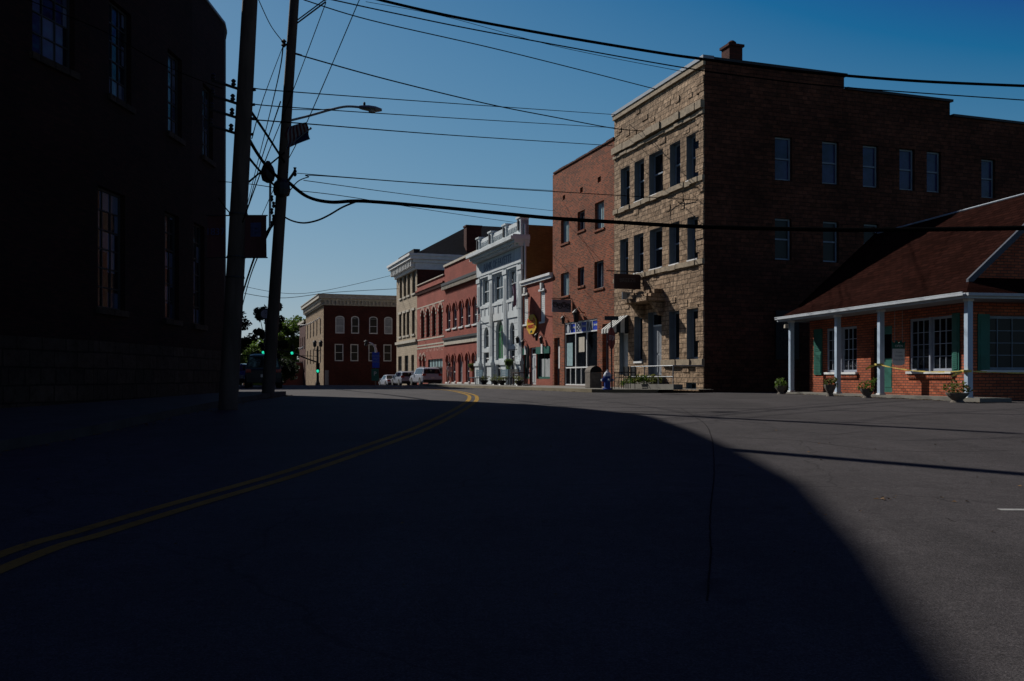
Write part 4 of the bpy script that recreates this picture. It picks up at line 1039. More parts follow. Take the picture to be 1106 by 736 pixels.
# main gable roof
mb = MB(); ge = .28; ru0 = wu0-ge; ru1 = wu1+ge; mid = -.8-HD/2; t_ = .1
for (wa, wb) in ((-.55, mid), (-.8-HD-.25, mid)):
    za = BH-.12+.0; 
    p = [Fe.p(ru0, wa, za+.1), Fe.p(ru1, wa, za+.1), Fe.p(ru1, wb, RZ), Fe.p(ru0, wb, RZ)]
    q = [x-Vector((0, 0, t_)) for x in p]; mb.hexa(q+p, 'shingle')
mb.build('roof', ph)
mb = MB(); mb.tube([Fe.p(ru0, mid, RZ+.02), Fe.p(ru1, mid, RZ+.02)], .03, 'greytrim', 6); mb.build('ridge_cap', ph)
for ru in (ru0, ru1):
    for (wa, wb) in ((-.53, mid), (-.8-HD-.25, mid)):
        p = [Fe.p(ru-.06, wa, BH-.16), Fe.p(ru+.03, wa, BH-.16), Fe.p(ru+.03, wb, RZ-.14), Fe.p(ru-.06, wb, RZ-.14)]
        mb = MB(); mb.hexa(p+[x+Vector((0, 0, .2)) for x in p], 'bargepaint' if ru == ru0 else 'shingle'); mb.build('barge_board', ph)
mb = MB(); mb.fbox(Fe, -.6, wu1, -.8, .1, GZ-.02, GZ+.08, 'concrete'); mb.build('porch_floor', ph)
mb = MB(); q = Fe.p(posts[0], .12, EW-.3); mb.box(q.x-.06, q.x+.06, q.y-.08, q.y+.08, EW-.36, EW-.22, 'cream'); mb.build('security_light', ph)
# brick window ledge lines
for o in (lw_, rw_):
    mb = MB(); x = o[0]-.06
    while x < o[1]: mb.fbox(WF, x, x+.065, .002, .05, o[2]-.2, o[2]-.075, 'brick_porch'); x += .08
    mb.build('window_ledge', ph)
# hanging sign under the porch
u_, z_ = CF.at(970.5, 370); sF = CF.shift(-.45); u_ = sF.at(970.5, 0)[0]; zt_ = sF.at(970, 377)[1]; zb_2 = sF.at(970, 395)[1]
hs2 = thing('hanging_sign', sF.p(u_, 0, EW-.12), 'white arched-bottom board with dark crown shaped top hanging in the brick house porch', 'sign')
Fs = Frame(sF.p(u_, 0, 0)[:2], (1, .15), (.15, -1)); hw = .185
mb = MB(); pr = [(-hw, zt_), (-hw, zb_2+.06), (-hw*.5, zb_2), (hw*.5, zb_2), (hw, zb_2+.06), (hw, zt_)]; n = len(pr)
mb.mesh([Fs.p(x, .02, z) for x, z in pr]+[Fs.p(x, -.02, z) for x, z in pr], [tuple(range(n)), tuple(range(2*n-1, n-1, -1))]+[(i, (i+1) % n, n+(i+1) % n, n+i) for i in range(n)], 'white'); bo = mb.build('board', hs2)
mb = MB(); pr = [(-hw, zt_+.004), (hw, zt_+.004), (hw*1.1, zt_+.22), (hw*.7, zt_+.15), (hw*.4, zt_+.25), (0, zt_+.17), (-hw*.4, zt_+.25), (-hw*.7, zt_+.15), (-hw*1.1, zt_+.22)]; n = len(pr)
mb.mesh([Fs.p(x, .02, z) for x, z in pr]+[Fs.p(x, -.02, z) for x, z in pr], [tuple(range(n)), tuple(range(2*n-1, n-1, -1))]+[(i, (i+1) % n, n+(i+1) % n, n+i) for i in range(n)], 'green'); mb.build('crown', hs2)
for s, z in (('OPEN', zt_+.08),): text_part(s, .1, 'lettering', hs2, Fs.p(0, .024, z), Fs.d, (0, 0, 1), depth=.003)
for k, s in enumerate(('Crown', 'TAVERN', 'Food & Ale')): text_part(s, .07, 'greytrim', bo, Fs.p(0, .023, zt_-.1-.11*k), Fs.d, (0, 0, 1), depth=.002)
mb = MB()
for x in (-.12, .12): mb.tube([Fs.p(x, 0, zt_+.18), Fs.p(x, 0, EW-.11)], .006, 'steel', 5)
mb.build('chain', hs2)
# caution tape tied between the posts
zt_ = lambda u, py, px: CF.at(px, py)[1]
tp = MB(); A = CF.p(posts[2], .0, CF.at(948, 394)[1]); B = CF.p(posts[3], 0, CF.at(1040, 401)[1])
for P_, Q_ in ((A, B),):
    pts = [P_+(Q_-P_)*(i/14)-Vector((0, 0, .10*math.sin(math.pi*i/14))) for i in range(15)]
    for i in range(14):
        w_ = .013*(1+.5*math.sin(i*2.1)); k0 = Vector((0, 0, w_)); tp.poly([pts[i]-k0, pts[i+1]-k0, pts[i+1]+k0, pts[i]+k0], 'tape')
for P_ in (A, B):
    tp.lathe((P_.x+.015, P_.y, P_.z), [(.125, -.03), (.13, 0), (.125, .03)], 'tape', 10)
    for k in range(3): tp.poly([P_+Vector((-.12, -.05, 0)), P_+Vector((-.32-.06*k, -.12, -.05*k-.02)), P_+Vector((-.30-.06*k, -.12, -.06-.05*k)), P_+Vector((-.12, -.05, -.05))], 'tape')
tag(tp.build('barrier_tape'), 'yellow barrier tape tied from the porch door post to the corner post', 'tape')
tp = MB(); Q_ = Frame(C0, (-n2.x, -n2.y), (0, 1)).p(4.2, 0, B.z+.02)
pts = [B+(Q_-B)*(i/14)-Vector((0, 0, .06*math.sin(math.pi*i/14))) for i in range(15)]
for i in range(14):
    w_ = .013*(1+.5*math.sin(i*1.7)); k0 = Vector((0, 0, w_)); tp.poly([pts[i]-k0, pts[i+1]-k0, pts[i+1]+k0, pts[i]+k0], 'tape')
tag(tp.build('barrier_tape'), 'yellow barrier tape running right from the corner porch post along the shaded side', 'tape')

# ================================================================== PLANTS
def leaf_cluster(mb, c, r, n, s, m, flat=1.0, seed=None):
    c = Vector(c)
    for i in range(n):
        d = Vector((random.gauss(0, 1), random.gauss(0, 1), random.gauss(0, 1)*flat)); d = d.normalized()*r*random.random()**.4
        d.z *= flat; p = c+d
        a = Vector((random.uniform(-1, 1), random.uniform(-1, 1), random.uniform(-.6, .6))).normalized(); b = a.cross(Vector((random.uniform(-1, 1), random.uniform(-1, 1), random.uniform(-1, 1)))).normalized()
        q = s*random.uniform(.6, 1.3)
        mb.poly([p-a*q, p+b*q*.5, p+a*q, p-b*q*.5], m)
def tree(name, x, y, h, cr, label, group=None, m='leaf', n=26, leaves=150, ls=.22, th=.35, seed=1, narrow=1.0, base=.3):
    random.seed(seed); z0 = g(y)
    t = thing(name, (x, y, z0), label, 'tree', group)
    tk = MB(); fork = z0+h*base
    tk.tube([(x, y, z0-.1), (x+.05, y, z0+h*.15), (x-.04, y+.03, fork), (x, y, z0+h*.8)], h*.026, 'bark', 8, h*.006)
    cl = MB(); cen = Vector((x, y, z0+h*(base+(1-base)*.5)))
    for i in range(n):
        zz = random.uniform(-1, 1); rr = math.sqrt(max(0, 1-zz*zz)); th_ = random.uniform(0, 6.28); q = random.uniform(.55, 1)
        p = cen+Vector((math.cos(th_)*rr*cr*narrow*q, math.sin(th_)*rr*cr*narrow*q, zz*h*(1-base)*.46*q))
        if i < 10:
            s = Vector((x, y, fork+random.uniform(0, h*.2))); tk.tube([s, (s+p)/2+Vector((0, 0, .1*h*.3)), p], h*.009, 'bark', 5, h*.002)
        leaf_cluster(cl, p, cr*random.uniform(.28, .42), leaves, ls, m, .8)
    tk.build('trunk', t, smooth=True); cl.build('crown', t)
    return t
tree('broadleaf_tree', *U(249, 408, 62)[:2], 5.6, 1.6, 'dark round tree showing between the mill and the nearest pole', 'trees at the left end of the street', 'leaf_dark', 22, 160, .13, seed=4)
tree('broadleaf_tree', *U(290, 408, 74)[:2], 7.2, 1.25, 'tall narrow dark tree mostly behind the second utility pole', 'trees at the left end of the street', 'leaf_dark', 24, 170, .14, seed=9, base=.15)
tree('broadleaf_tree', *U(318, 408, 165)[:2], 13.6, 4.0, 'sunlit green tree left of the far corner building', 'trees at the left end of the street', 'leaf', 34, 230, .28, seed=12)
tree('broadleaf_tree', *U(305, 408, 172)[:2], 10.5, 3.6, 'lower green tree behind the traffic signals', 'trees at the left end of the street', 'leaf', 30, 200, .28, seed=21, base=.1)
for i, (px, Y, h, lab) in enumerate(((243, 105, 5.4, 'green bushy tree just right of the mill wall'), (258, 110, 5.8, 'green bushy tree behind the parked dark vehicles'),
        (272, 116, 6.0, 'green bushy tree between the two utility poles'), (286, 122, 6.2, 'green bushy tree just left of the second utility pole'), (300, 100, 3.6, 'dark low tree right of the second utility pole'))):
    tree('hedge_tree', *U(px, 408, Y)[:2], h, 2.2, lab, 'leafy screen across the street end', 'leaf' if i < 4 else 'leaf_dark', 26, 170, .17, seed=30+i, base=.02)
# distant wood closing the view
random.seed(77); mb = MB()
for i in range(150):
    px = random.uniform(-60, 345); Y = random.uniform(185, 240); p = U(px, 408, Y)
    leaf_cluster(mb, (p.x, p.y, random.uniform(-1, 8.2)), 3.6, 70, .75, 'leaf' if i % 3 else 'leaf_dark')
tag(mb.build('distant_wood'), 'far green wood closing the end of the street', 'wood', kind='stuff')

# ================================================================== POLES
def pole_pts(b, t, n=10, bend=0):
    b = Vector(b); t = Vector(t); return [b+(t-b)*(i/n)+Vector((bend*math.sin(math.pi*i/n), 0, 0)) for i in range(n+1)]
Y_A = 19.3; Y_B = 27.0
A_b = U(246, 408, Y_A); A_b.z = g(Y_A)-.1; A_t = U(270, 0, Y_A); A_t = A_b+(A_t-A_b)*((13.2-A_b.z)/(A_t.z-A_b.z))
B_b = U(289, 408, Y_B); B_b.z = g(Y_B)-.1; B_t = U(318, 0, Y_B); B_t = B_b+(B_t-B_b)*((14.2-B_b.z)/(B_t.z-B_b.z))
def onpole(b, t, z): return b+(t-b)*((z-b.z)/(t.z-b.z))
def zpx(py, Y): return EYE+(HY-py)/FPX*Y
pa = thing('utility_pole', (A_b.x, A_b.y, g(Y_A)), 'nearest thick wooden utility pole with two maroon banners, left of its neighbour', 'utility pole', 'wooden utility poles')
mb = MB(); mb.tube(pole_pts(A_b, A_t), .20, 'wood', 14, .135); mb.build('shaft', pa, smooth=True)
for py in (97, 113, 128, 145):
    z = zpx(py, Y_A); c = onpole(A_b, A_t, z); mb = MB()
    e = c+Vector((-.62, -.25, .12)); mb.tube([c+Vector((-.1, 0, 0)), e], .03, 'black', 6)
    for f in (.35, .95): q = c+(e-c)*f; mb.lathe((q.x, q.y, q.z), [(.02, 0), (.055, .04), (.03, .08), (.055, .11), (.02, .15)], 'black', 8)
    mb.tube([c+Vector((.1, 0, -.02)), c+Vector((.22, 0, 0))], .03, 'black', 6)
    mb.build('insulator_bracket', pa)
for py in (232, 278, 300): mb = MB(); z = zpx(py, Y_A); c = onpole(A_b, A_t, z); mb.lathe((c.x, c.y, z-.02), [(.195, 0), (.2, .02), (.195, .04)], 'black', 14); mb.build('band', pa)
pb_ = thing('utility_pole', (B_b.x, B_b.y, g(Y_B)), 'second wooden utility pole carrying the street light and the flag', 'utility pole', 'wooden utility poles')
mb = MB(); mb.tube(pole_pts(B_b, B_t), .185, 'wood', 14, .125); mb.build('shaft', pb_, smooth=True)
def bp(px, py, dy=0): return U(px, py, Y_B+dy)
mb = MB(); mb.tube([bp(318.5, 27), bp(352, 2)], .022, 'black', 6); mb.tube([bp(319, 23.5), bp(350, .5)], .018, 'black', 6); mb.tube([bp(350, .5), bp(362, -6)], .03, 'black', 6); mb.build('brace', pb_)
mb = MB(); c = onpole(B_b, B_t, zpx(199, Y_B))      # splice box and hardware
mb.lathe((c.x+.02, c.y-.12, c.z-.3), [(.06, -.12), (.22, -.05), (.26, .1), (.22, .3), (.1, .42)], 'black', 12); mb.tube([c+Vector((.15, -.1, 0)), c+Vector((.4, -.1, .35))], .04, 'black', 6)
mb.lathe((c.x+.4, c.y-.1, c.z+.3), [(.02, -.1), (.06, -.05), (.03, 0), (.06, .05), (.03, .1), (.05, .16)], 'black', 8); mb.build('splice_box', pb_)
mb = MB(); q = bp(289.5, 186); mb.lathe((q.x, q.y, q.z), [(.04, -.32), (.17, -.25), (.22, -.05), (.17, .12), (.05, .32)], 'black', 12); mb.tube([q+Vector((0, 0, -.1)), q+Vector((.45, 0, -.12))], .03, 'black', 6); mb.build('cable_splice', pb_)
mb = MB()
for k in range(5): q = bp(293.5+(k % 2)*2, 215+7*k); mb.lathe((q.x, q.y, q.z), [(.02, -.08), (.055, -.03), (.035, .03), (.055, .08), (.02, .11)], 'black', 8)
mb.tube([bp(292, 192), bp(291.5, 245)], .035, 'steel', 6); mb.build('conduit', pb_)
mb = MB(); q = bp(306.5, 47); mb.lathe((q.x, q.y, q.z), [(.02, -.12), (.08, -.06), (.04, 0), (.08, .06), (.02, .12)], 'black', 8); mb.tube([q, bp(313, 50)], .025, 'black', 6); mb.tube([bp(316, 57), bp(326, 60)], .025, 'black', 6); mb.build('guy_bracket', pb_)
# street light
sl = thing('street_light', bp(310, 131), 'cobra head street light on a long curved arm high on the second pole', 'street light')
mb = MB(); mb.tube(catmull([bp(311, 131), bp(335, 125), bp(358, 118.5), bp(374, 115.3), bp(389, 116)], 6), .035, 'steel', 8); mb.tube([bp(312, 118.5), bp(345, 119), bp(368, 116.5)], .012, 'black', 5); mb.build('arm', sl, smooth=True)
mb = MB(); q = bp(388, 116); L = .66; prof = [(0, .05, .05), (.1, .09, .07), (.3, .15, .09), (.5, .15, .08), (.66, .06, .04)]
ring = []
for (x, w_, h_) in prof:
    ring.append([q+Vector((x, w_*math.cos(t*math.pi/4), h_*math.sin(t*math.pi/4)-x*.12)) for t in range(8)])
for i in range(4): 
    for j in range(8): mb.poly([ring[i][j], ring[i][(j+1) % 8], ring[i+1][(j+1) % 8], ring[i+1][j]], 'steel')
mb.poly(ring[4], 'steel'); mb.poly(ring[0], 'steel'); hd = mb.build('lamp_head', sl, smooth=True)
mb = MB(); mb.lathe((q.x+.38, q.y, q.z-.15), [(.02, -.03), (.1, 0), (.12, .05)], 'lens', 12); mb.build('lens', hd)
mb = MB(); mb.lathe((q.x+.15, q.y, q.z+.05), [(.035, 0), (.035, .08), (.02, .1)], 'black', 8); mb.build('photocell', hd)
# flag on pole 2
def flag(name, quad, label, stripes=True, cat='flag', group=None, mats=('flagred', 'flagwhite', 'flagblue'), wave=.05, staff=None):
    P_ = [Vector(p) for p in quad]; t = thing(name, P_[0], label, cat, group); mb = MB(); n = 13; m_ = 12
    nrm = (P_[1]-P_[0]).cross(P_[3]-P_[0]).normalized()
    def pt(i, j):
        a, b = i/m_, j/n; p = (P_[0]*(1-a)+P_[1]*a)*(1-b)+(P_[3]*(1-a)+P_[2]*a)*b
        return p+nrm*wave*math.sin(a*7+b*3)
    for j in range(n):
        for i in range(m_):
            k = mats[2] if (stripes and i < 5 and j < 7) else (mats[0] if j % 2 == 0 or not stripes else mats[1])
            mb.poly([pt(i, j), pt(i+1, j), pt(i+1, j+1), pt(i, j+1)], k)
    mb.build('cloth', t, smooth=True)
    if staff: s = MB(); s.tube([Vector(p) for p in staff], .018, 'steel', 6); s.lathe(tuple(staff[-1]), [(.01, -.04), (.04, 0), (.01, .04)], 'steel', 8); s.build('staff', t)
    return t
flag('national_flag', [bp(335, 150.5, -.3), bp(331.5, 132.5, -.3), bp(311, 137, -.15), bp(306, 163, -.1)], 'limp striped flag with dark blue corner on a short staff below the street light', staff=[bp(306, 163, -.05), bp(335.5, 139, -.35)])
# banners on pole 1
for (x0, x1, lab) in ((224, 242.5, 'maroon banner on the left side of the nearest pole, overlapping the mill'), (264.5, 288, 'maroon banner with blue mark on the right side of the nearest pole')):
    q = U(x0, 233, Y_A-.1); p = U(x1, 278.5, Y_A-.1)
    t = thing('street_banner', U(x0, 278, Y_A-.1), lab, 'banner', 'maroon banners on the nearest pole')
    mb = MB(); s = .03
    rows = [(q.z+(p.z-q.z)*k/6) for k in range(7)]
    for k in range(6):
        for j in range(4):
            xa_ = q.x+(p.x-q.x)*j/4; xb_ = q.x+(p.x-q.x)*(j+1)/4; y_ = lambda x, z: q.y+.02*math.sin(x*9+z*3)
            mb.poly([(xa_, y_(xa_, rows[k]), rows[k]), (xb_, y_(xb_, rows[k]), rows[k]), (xb_, y_(xb_, rows[k+1]), rows[k+1]), (xa_, y_(xa_, rows[k+1]), rows[k+1])], 'bannermark' if (k in (1, 2) and j in (1, 2) and x0 > 250) else 'bannercloth')
    cl = mb.build('cloth', t, smooth=True)
    mb = MB(); xi_, xo_ = (min(q.x, p.x), max(q.x, p.x)); ex = (-.02, .22) if x0 < 250 else (-.22, .02)
    for z in (q.z, p.z): mb.tube([(xi_+ex[0], q.y, z), (xo_+ex[1], q.y, z)], .014, 'black', 6)
    mb.build('rod', t)
    text_part('1837' if x0 < 250 else 'F', .2 if x0 < 250 else .3, 'bannermark', cl, ((q.x+p.x)/2, q.y-.045, q.z-.35), (1, 0, 0), (0, 0, 1), depth=.003)

# ================================================================== WIRES
def wire(pts, r, label, n=8, group=None, name='overhead_wire'):
    mb = MB(); P_ = catmull([U(*p) for p in pts], n); mb.tube(P_, r, 'cable', 6); tag(mb.build(name, smooth=True), label, 'wire', group)
wire([(311.5, 197, 27), (331.7, 212.5, 26.8), (357, 218.5, 26.6), (393, 217.5, 26.3), (473, 224, 25.5), (545, 231, 24.8), (599, 236, 24.2), (680, 241, 23.2), (760, 245.3, 22.3), (930, 248.5, 20.4), (1130, 246, 18)], .052, 'thickest black cable drooping from the second pole and crossing the stone building front', name='overhead_cable')
wire([(303, 232, 27), (315, 238.5, 27), (328, 241, 26.9), (342, 238.5, 26.8), (354.5, 233, 26.7), (370, 224, 26.6), (384, 218.3, 26.4)], .026, 'drooping loop of cable below the thickest cable', name='overhead_cable')
wire([(396, -5, 14), (412, .5, 14), (491, 18.5, 14), (599, 38.5, 14), (710, 57, 14), (759, 64, 14), (830, 73.5, 14), (897, 80.5, 14), (995, 88, 14), (1106, 93, 14), (1150, 94.5, 14)], .021, 'thick black wire crossing the sky at the top and passing over the stone building roof')
wire([(350, -2, 22), (433, 16, 22), (527, 35, 22.5), (710, 68.5, 23), (800, 82, 23.5), (912, 94.5, 24), (1130, 110, 25)], .015, 'thin wire just below the thick one at the top of the sky')
wire([(395, 2, 40), (480, 18, 39), (600, 50, 37), (740, 78, 35.5)], .011, 'faint wire slanting to the stone building roof corner between two stronger wires')
wire([(328, 0, 27), (400, 22, 29), (527, 51, 32), (620, 74, 35), (710, 97, 37.7)], .017, 'wire with a small splice running to the top edge of the stone front')
wire([(314, 57, 27), (328, 61, 27.5), (418, 86, 30), (527, 112.5, 34), (600, 127, 37), (664, 139, 40), (700, 142.5, 40.5), (757, 153, 37)], .02, 'wire slanting from the second pole down to the stone building front')
wire([(272, 95.3, 19.3), (317, 99.5, 22), (490, 112, 29), (664, 124, 43)], .013, 'topmost of three level wires from the nearest pole insulators')
wire([(272, 112.5, 19.3), (312, 116, 22), (454, 125.5, 28), (664, 138.3, 43)], .013, 'middle of three level wires from the nearest pole insulators')
wire([(272, 129.4, 19.3), (332, 134, 22), (491, 146.5, 29), (661, 157.5, 43)], .015, 'lowest of three level wires from the nearest pole insulators')
wire([(314, 205, 27), (322, 196, 27.5), (333, 191.5, 28), (346, 190, 28.5), (491, 200.5, 32), (664, 211, 40), (757, 216.5, 36.3)], .016, 'wire rising in a short loop from the second pole then crossing the third storey windows')
wire([(317, 187, 30), (460, 198, 48), (597, 206, 51)], .012, 'faint wire ending at the tall brick shop, above the others')
wire([(328, 195, 27), (470, 214, 37), (599, 228, 51)], .012, 'faint wire ending at the tall brick shop, level with its upper windows')
wire([(321, 206, 27), (378, 213, 31), (470, 228, 40), (560, 241, 55)], .012, 'faint wire ending at the white bank parapet')
wire([(352, 3, 27), (313.5, 106, 26.6), (286, 175, 20), (262, 240, 14)], .012, 'steep wire crossing the street light arm near the second pole')
wire([(389, -2, 27), (332, 131, 27), (300, 195, 33), (270, 262, 45)], .014, 'steep wire meeting the flag from the top of the picture')
wire([(278, -3, 27), (292, 27, 27), (306, 46, 27)], .014, 'short slanting guy wire left of the second pole top')
wire([(306, 49, 27), (285, 105, 22), (272, 150, 17)], .010, 'guy wire fanning down from the second pole toward the nearest pole')
wire([(306, 49, 27), (297, 100, 36), (271, 205, 60), (258, 260, 80)], .02, 'long thin wire running down behind the two poles')
wire([(303, 110, 27), (280, 180, 40), (262, 245, 60)], .02, 'thin wire running down between the two poles to the banners')
wire([(265, 112, 19.3), (285, 141, 23), (307, 175, 26.8)], .034, 'upper thick slanting cable between the two poles', name='overhead_cable')
wire([(263, 140, 19.3), (278, 166, 23.5), (290, 182, 26), (306, 197, 26.9)], .045, 'middle thick slanting cable with a splice between the two poles', name='overhead_cable')
wire([(263, 163, 19.3), (280, 184, 23.5), (302, 206, 26.8)], .03, 'lower thick slanting cable between the two poles', name='overhead_cable')
wire([(266, 199, 19.3), (284, 184, 23.5), (307, 165, 26.8)], .022, 'cable crossing the other slanting cables between the two poles', name='overhead_cable')
wire([(236, 196, 26), (270, 199, 26.5), (297, 203, 27)], .012, 'short level wire from the mill corner to the second pole')
wire([(236, 214, 27.5), (243, 224, 24), (250, 232, 20.6)], .016, 'short drooping wire from the mill corner to the nearest pole')
wire([(302, 226, 27), (292, 245, 32), (276, 275, 42), (262, 318, 60), (256, 345, 72)], .05, 'thick bundled cable running away down the street from the second pole', name='overhead_cable')
wire([(303, 230, 27), (288, 256, 34), (270, 300, 52), (260, 338, 72)], .03, 'thinner bundled cable just right of the thick one going down the street', name='overhead_cable')
wire([(240, 312, 90), (300, 322, 90), (360, 316, 95), (430, 312, 105)], .03, 'upper distant wire above the corner building')
wire([(260, 309, 100), (330, 317, 100), (430, 296, 112)], .025, 'distant wire rising to the tan building cornice')
wire([(240, 384, 98), (300, 384, 98), (343, 385, 104)], .035, 'low wire across the street end above the signals')
wire([(0, -12, 15), (60, 12, 16), (120, 38, 17.5), (180, 72, 19), (240, 96, 20.2)], .008, 'pale thin wire in front of the dark mill wall')

# ================================================================== STREET FURNITURE
# traffic signals and mast
Ym = 108; mp = U(343.2, 408, Ym)
ts = thing('signal_post', (mp.x, mp.y, g(Ym)), 'ornate dark post with double lantern and a long signal arm before the tan brick corner', 'signal post')
mb = MB(); zt_ = U(343, 374, Ym).z; mb.lathe((mp.x, mp.y, g(Ym)), [(.3, 0), (.28, .5), (.16, .8), (.12, 2.5), (.1, zt_-g(Ym))], 'black', 10); mb.build('post', ts)
mb = MB()
for dx in (-.35, .35):
    mb.tube([(mp.x, mp.y, zt_-.6), (mp.x+dx, mp.y, zt_-.5), (mp.x+dx, mp.y, zt_-.1)], .05, 'black', 6); mb.lathe((mp.x+dx, mp.y, zt_-.1), [(.1, 0), (.2, .1), (.22, .5), (.26, .55), (.06, .8)], 'black', 8)
mb.build('lantern', ts)
mb = MB(); mb.tube([U(342.5, 391.5, Ym), U(330, 387, Ym), U(315, 381, Ym), U(300, 378, Ym)], .09, 'black', 6); mb.build('arm', ts)
def signal(px, py, Y, label, s=1.0):
    q = U(px, py, Y); t = thing('traffic_signal', q, label, 'traffic light', 'green traffic signals at the crossroads')
    mb = MB(); mb.box(q.x-.2*s, q.x+.2*s, q.y, q.y+.2, q.z-.2*s, q.z+.95*s, 'black')
    for k in range(3): mb.tube([(q.x, q.y, q.z+(.36*k+.05)*s), (q.x, q.y-.2, q.z+(.36*k+.05)*s)], .17*s, 'black', 10, cap=False)
    mb.tube([(q.x, q.y+.1, q.z+.95*s), (q.x, q.y+.1, q.z+1.15*s)], .04, 'black', 6)
    hb = mb.build('housing', t); mb = MB(); mb.tube([(q.x, q.y-.005, q.z), (q.x, q.y-.04, q.z)], .17*s, 'greenlamp', 12); mb.build('green_lens', t)
signal(315.5, 381.6, Ym-.4, 'green traffic signal hanging from the long arm in front of the green trees')
signal(284.5, 381, 66, 'green traffic signal just left of the second utility pole', .62)
signal(343.2, 401, Ym-.5, 'low green traffic signal on the ornate signal post')
# wayfinding post
Yw = 96; wp = U(406, 408, Yw)
wf = thing('wayfinding_post', (wp.x, wp.y, g(Yw)), 'slim post with a blue panel over a green panel under a white curved lamp arm', 'sign post')
mb = MB(); mb.tube([(wp.x, wp.y+.1, g(Yw)), (wp.x, wp.y+.1, U(0, 381, Yw).z)], .07, 'black', 8); mb.build('post', wf)
za, zb2, zc_, zd = [U(0, p, Yw).z for p in (380.5, 397.5, 398.5, 411.5)]
mb = MB(); mb.box(wp.x-.38, wp.x+.36, wp.y-.03, wp.y+.03, zb2, za, 'signblue'); bp1 = mb.build('blue_panel', wf)
mb = MB(); mb.box(wp.x-.46, wp.x+.30, wp.y-.03, wp.y+.03, zd, zc_, 'green'); bp2 = mb.build('green_panel', wf)
text_part('TOWN\nVISIT\nINFO', .3, 'greytrim', bp1, (wp.x, wp.y-.035, (za+zb2)/2+.1), (1, 0, 0), (0, 0, 1), depth=.003)
text_part('P', .6, 'lettering', bp2, (wp.x-.08, wp.y-.035, (zc_+zd)/2+.1), (1, 0, 0), (0, 0, 1), depth=.003)
mb = MB(); mb.tube(catmull([U(406.5, 381, Yw), U(405.5, 376, Yw), U(402.5, 372, Yw), U(398.5, 370, Yw)], 5), .13, 'white', 8, .06); mb.build('curved_arm', wf, smooth=True)
mb = MB(); q = U(395.5, 369, Yw); mb.lathe((q.x, q.y, q.z), [(.06, -.5), (.2, -.35), (.12, -.1), (.25, 0), (.06, .15)], 'iron', 8); mb.tube([U(398.5, 370, Yw), q], .05, 'iron', 6); mb.build('lamp', wf)
# street clock
Yk = 58; kp = U(287, 408, Yk); kz = U(0, 339.5, Yk).z
sc = thing('street_clock', (kp.x, kp.y, g(Yk)), 'round faced post clock half hidden behind the second utility pole', 'clock')
mb = MB(); mb.lathe((kp.x, kp.y, g(Yk)), [(.16, 0), (.14, .4), (.06, .6), (.05, kz-g(Yk)-.3)], 'black', 10); mb.build('post', sc)
mb = MB(); mb.tube([(kp.x, kp.y-.12, kz), (kp.x, kp.y+.12, kz)], .34, 'black', 20); dl = mb.build('case', sc)
mb = MB(); mb.tube([(kp.x, kp.y-.125, kz), (kp.x, kp.y-.13, kz)], .27, 'signgrey', 20); mb.build('dial', sc)
mb = MB(); mb.tube([(kp.x, kp.y-.14, kz), (kp.x+.1, kp.y-.14, kz+.1)], .012, 'black', 4); mb.tube([(kp.x, kp.y-.14, kz), (kp.x-.02, kp.y-.14, kz+.2)], .01, 'black', 4); mb.build('hand', sc)
# hydrant
hp = U(656, 408, 34.6); hz = g(34.6)+.13
hy = thing('fire_hydrant', (hp.x, hp.y, hz), 'blue fire hydrant with silver bonnet at the kerb beside the stop sign', 'hydrant')
mb = MB(); mb.lathe((hp.x, hp.y, hz), [(.17, 0), (.17, .04), (.12, .06), (.12, .44), (.15, .45), (.15, .5)], 'hydrant', 14); mb.build('barrel', hy, smooth=False)
mb = MB(); mb.lathe((hp.x, hp.y, hz+.5), [(.15, 0), (.14, .06), (.10, .14), (.04, .18), (.04, .23), (.0, .24)], 'hydranttop', 14); mb.build('bonnet', hy)
for dx, dy in ((-1, -.2), (1, .2), (.2, -1)):
    d_ = Vector((dx, dy, 0)).normalized(); mb = MB(); c = Vector((hp.x, hp.y, hz+.36)); mb.tube([c+d_*.1, c+d_*.2], .065, 'hydrant', 10); mb.tube([c+d_*.2, c+d_*.24], .05, 'hydranttop', 6); mb.build('outlet_cap', hy)
# stop sign
Ys = 34.3; sp = U(661, 408, Ys); sz = g(Ys)+.13
sg = thing('stop_sign', (sp.x, sp.y, sz), 'red octagonal stop sign turned side on, street name blade above it', 'sign')
mb = MB(); top = U(0, 345, Ys).z; mb.tube([(sp.x, sp.y, sz), (sp.x-.03, sp.y, top)], .028, 'black', 8); mb.build('post', sg)
sc_ = Vector((sp.x-.05, sp.y, U(0, 365.5, Ys).z)); sn = Vector((.90, -.436, 0)).normalized(); sx = Vector((-sn.y, sn.x, 0))
mb = MB(); A = [(.42*math.cos(math.pi/8+k*math.pi/4), .42*math.sin(math.pi/8+k*math.pi/4)) for k in range(8)]
mb.mesh([sc_+sn*.03+sx*x+Vector((0, 0, z)) for x, z in A]+[sc_+sn*.04+sx*x+Vector((0, 0, z)) for x, z in A], [tuple(range(8)), tuple(range(15, 7, -1))]+[(i, (i+1) % 8, 8+(i+1) % 8, 8+i) for i in range(8)], 'stopred'); pl_ = mb.build('plate', sg)
text_part('STOP', .26, 'lettering', pl_, sc_+sn*.045, sx, (0, 0, 1), depth=.002)
mb = MB(); zz = U(0, 346, Ys).z; ed = Vector((.97, .2, 0)).normalized()
c = Vector((sp.x-.02, sp.y, zz)); ex_ = ed*.27; ny = Vector((ed.y, -ed.x, 0))*.01
mb.hexa([c-ex_-ny, c+ex_-ny, c+ex_+ny, c-ex_+ny]+[p+Vector((0, 0, .15)) for p in (c-ex_-ny, c+ex_-ny, c+ex_+ny, c-ex_+ny)], 'black'); bl_ = mb.build('street_name_blade', sg)
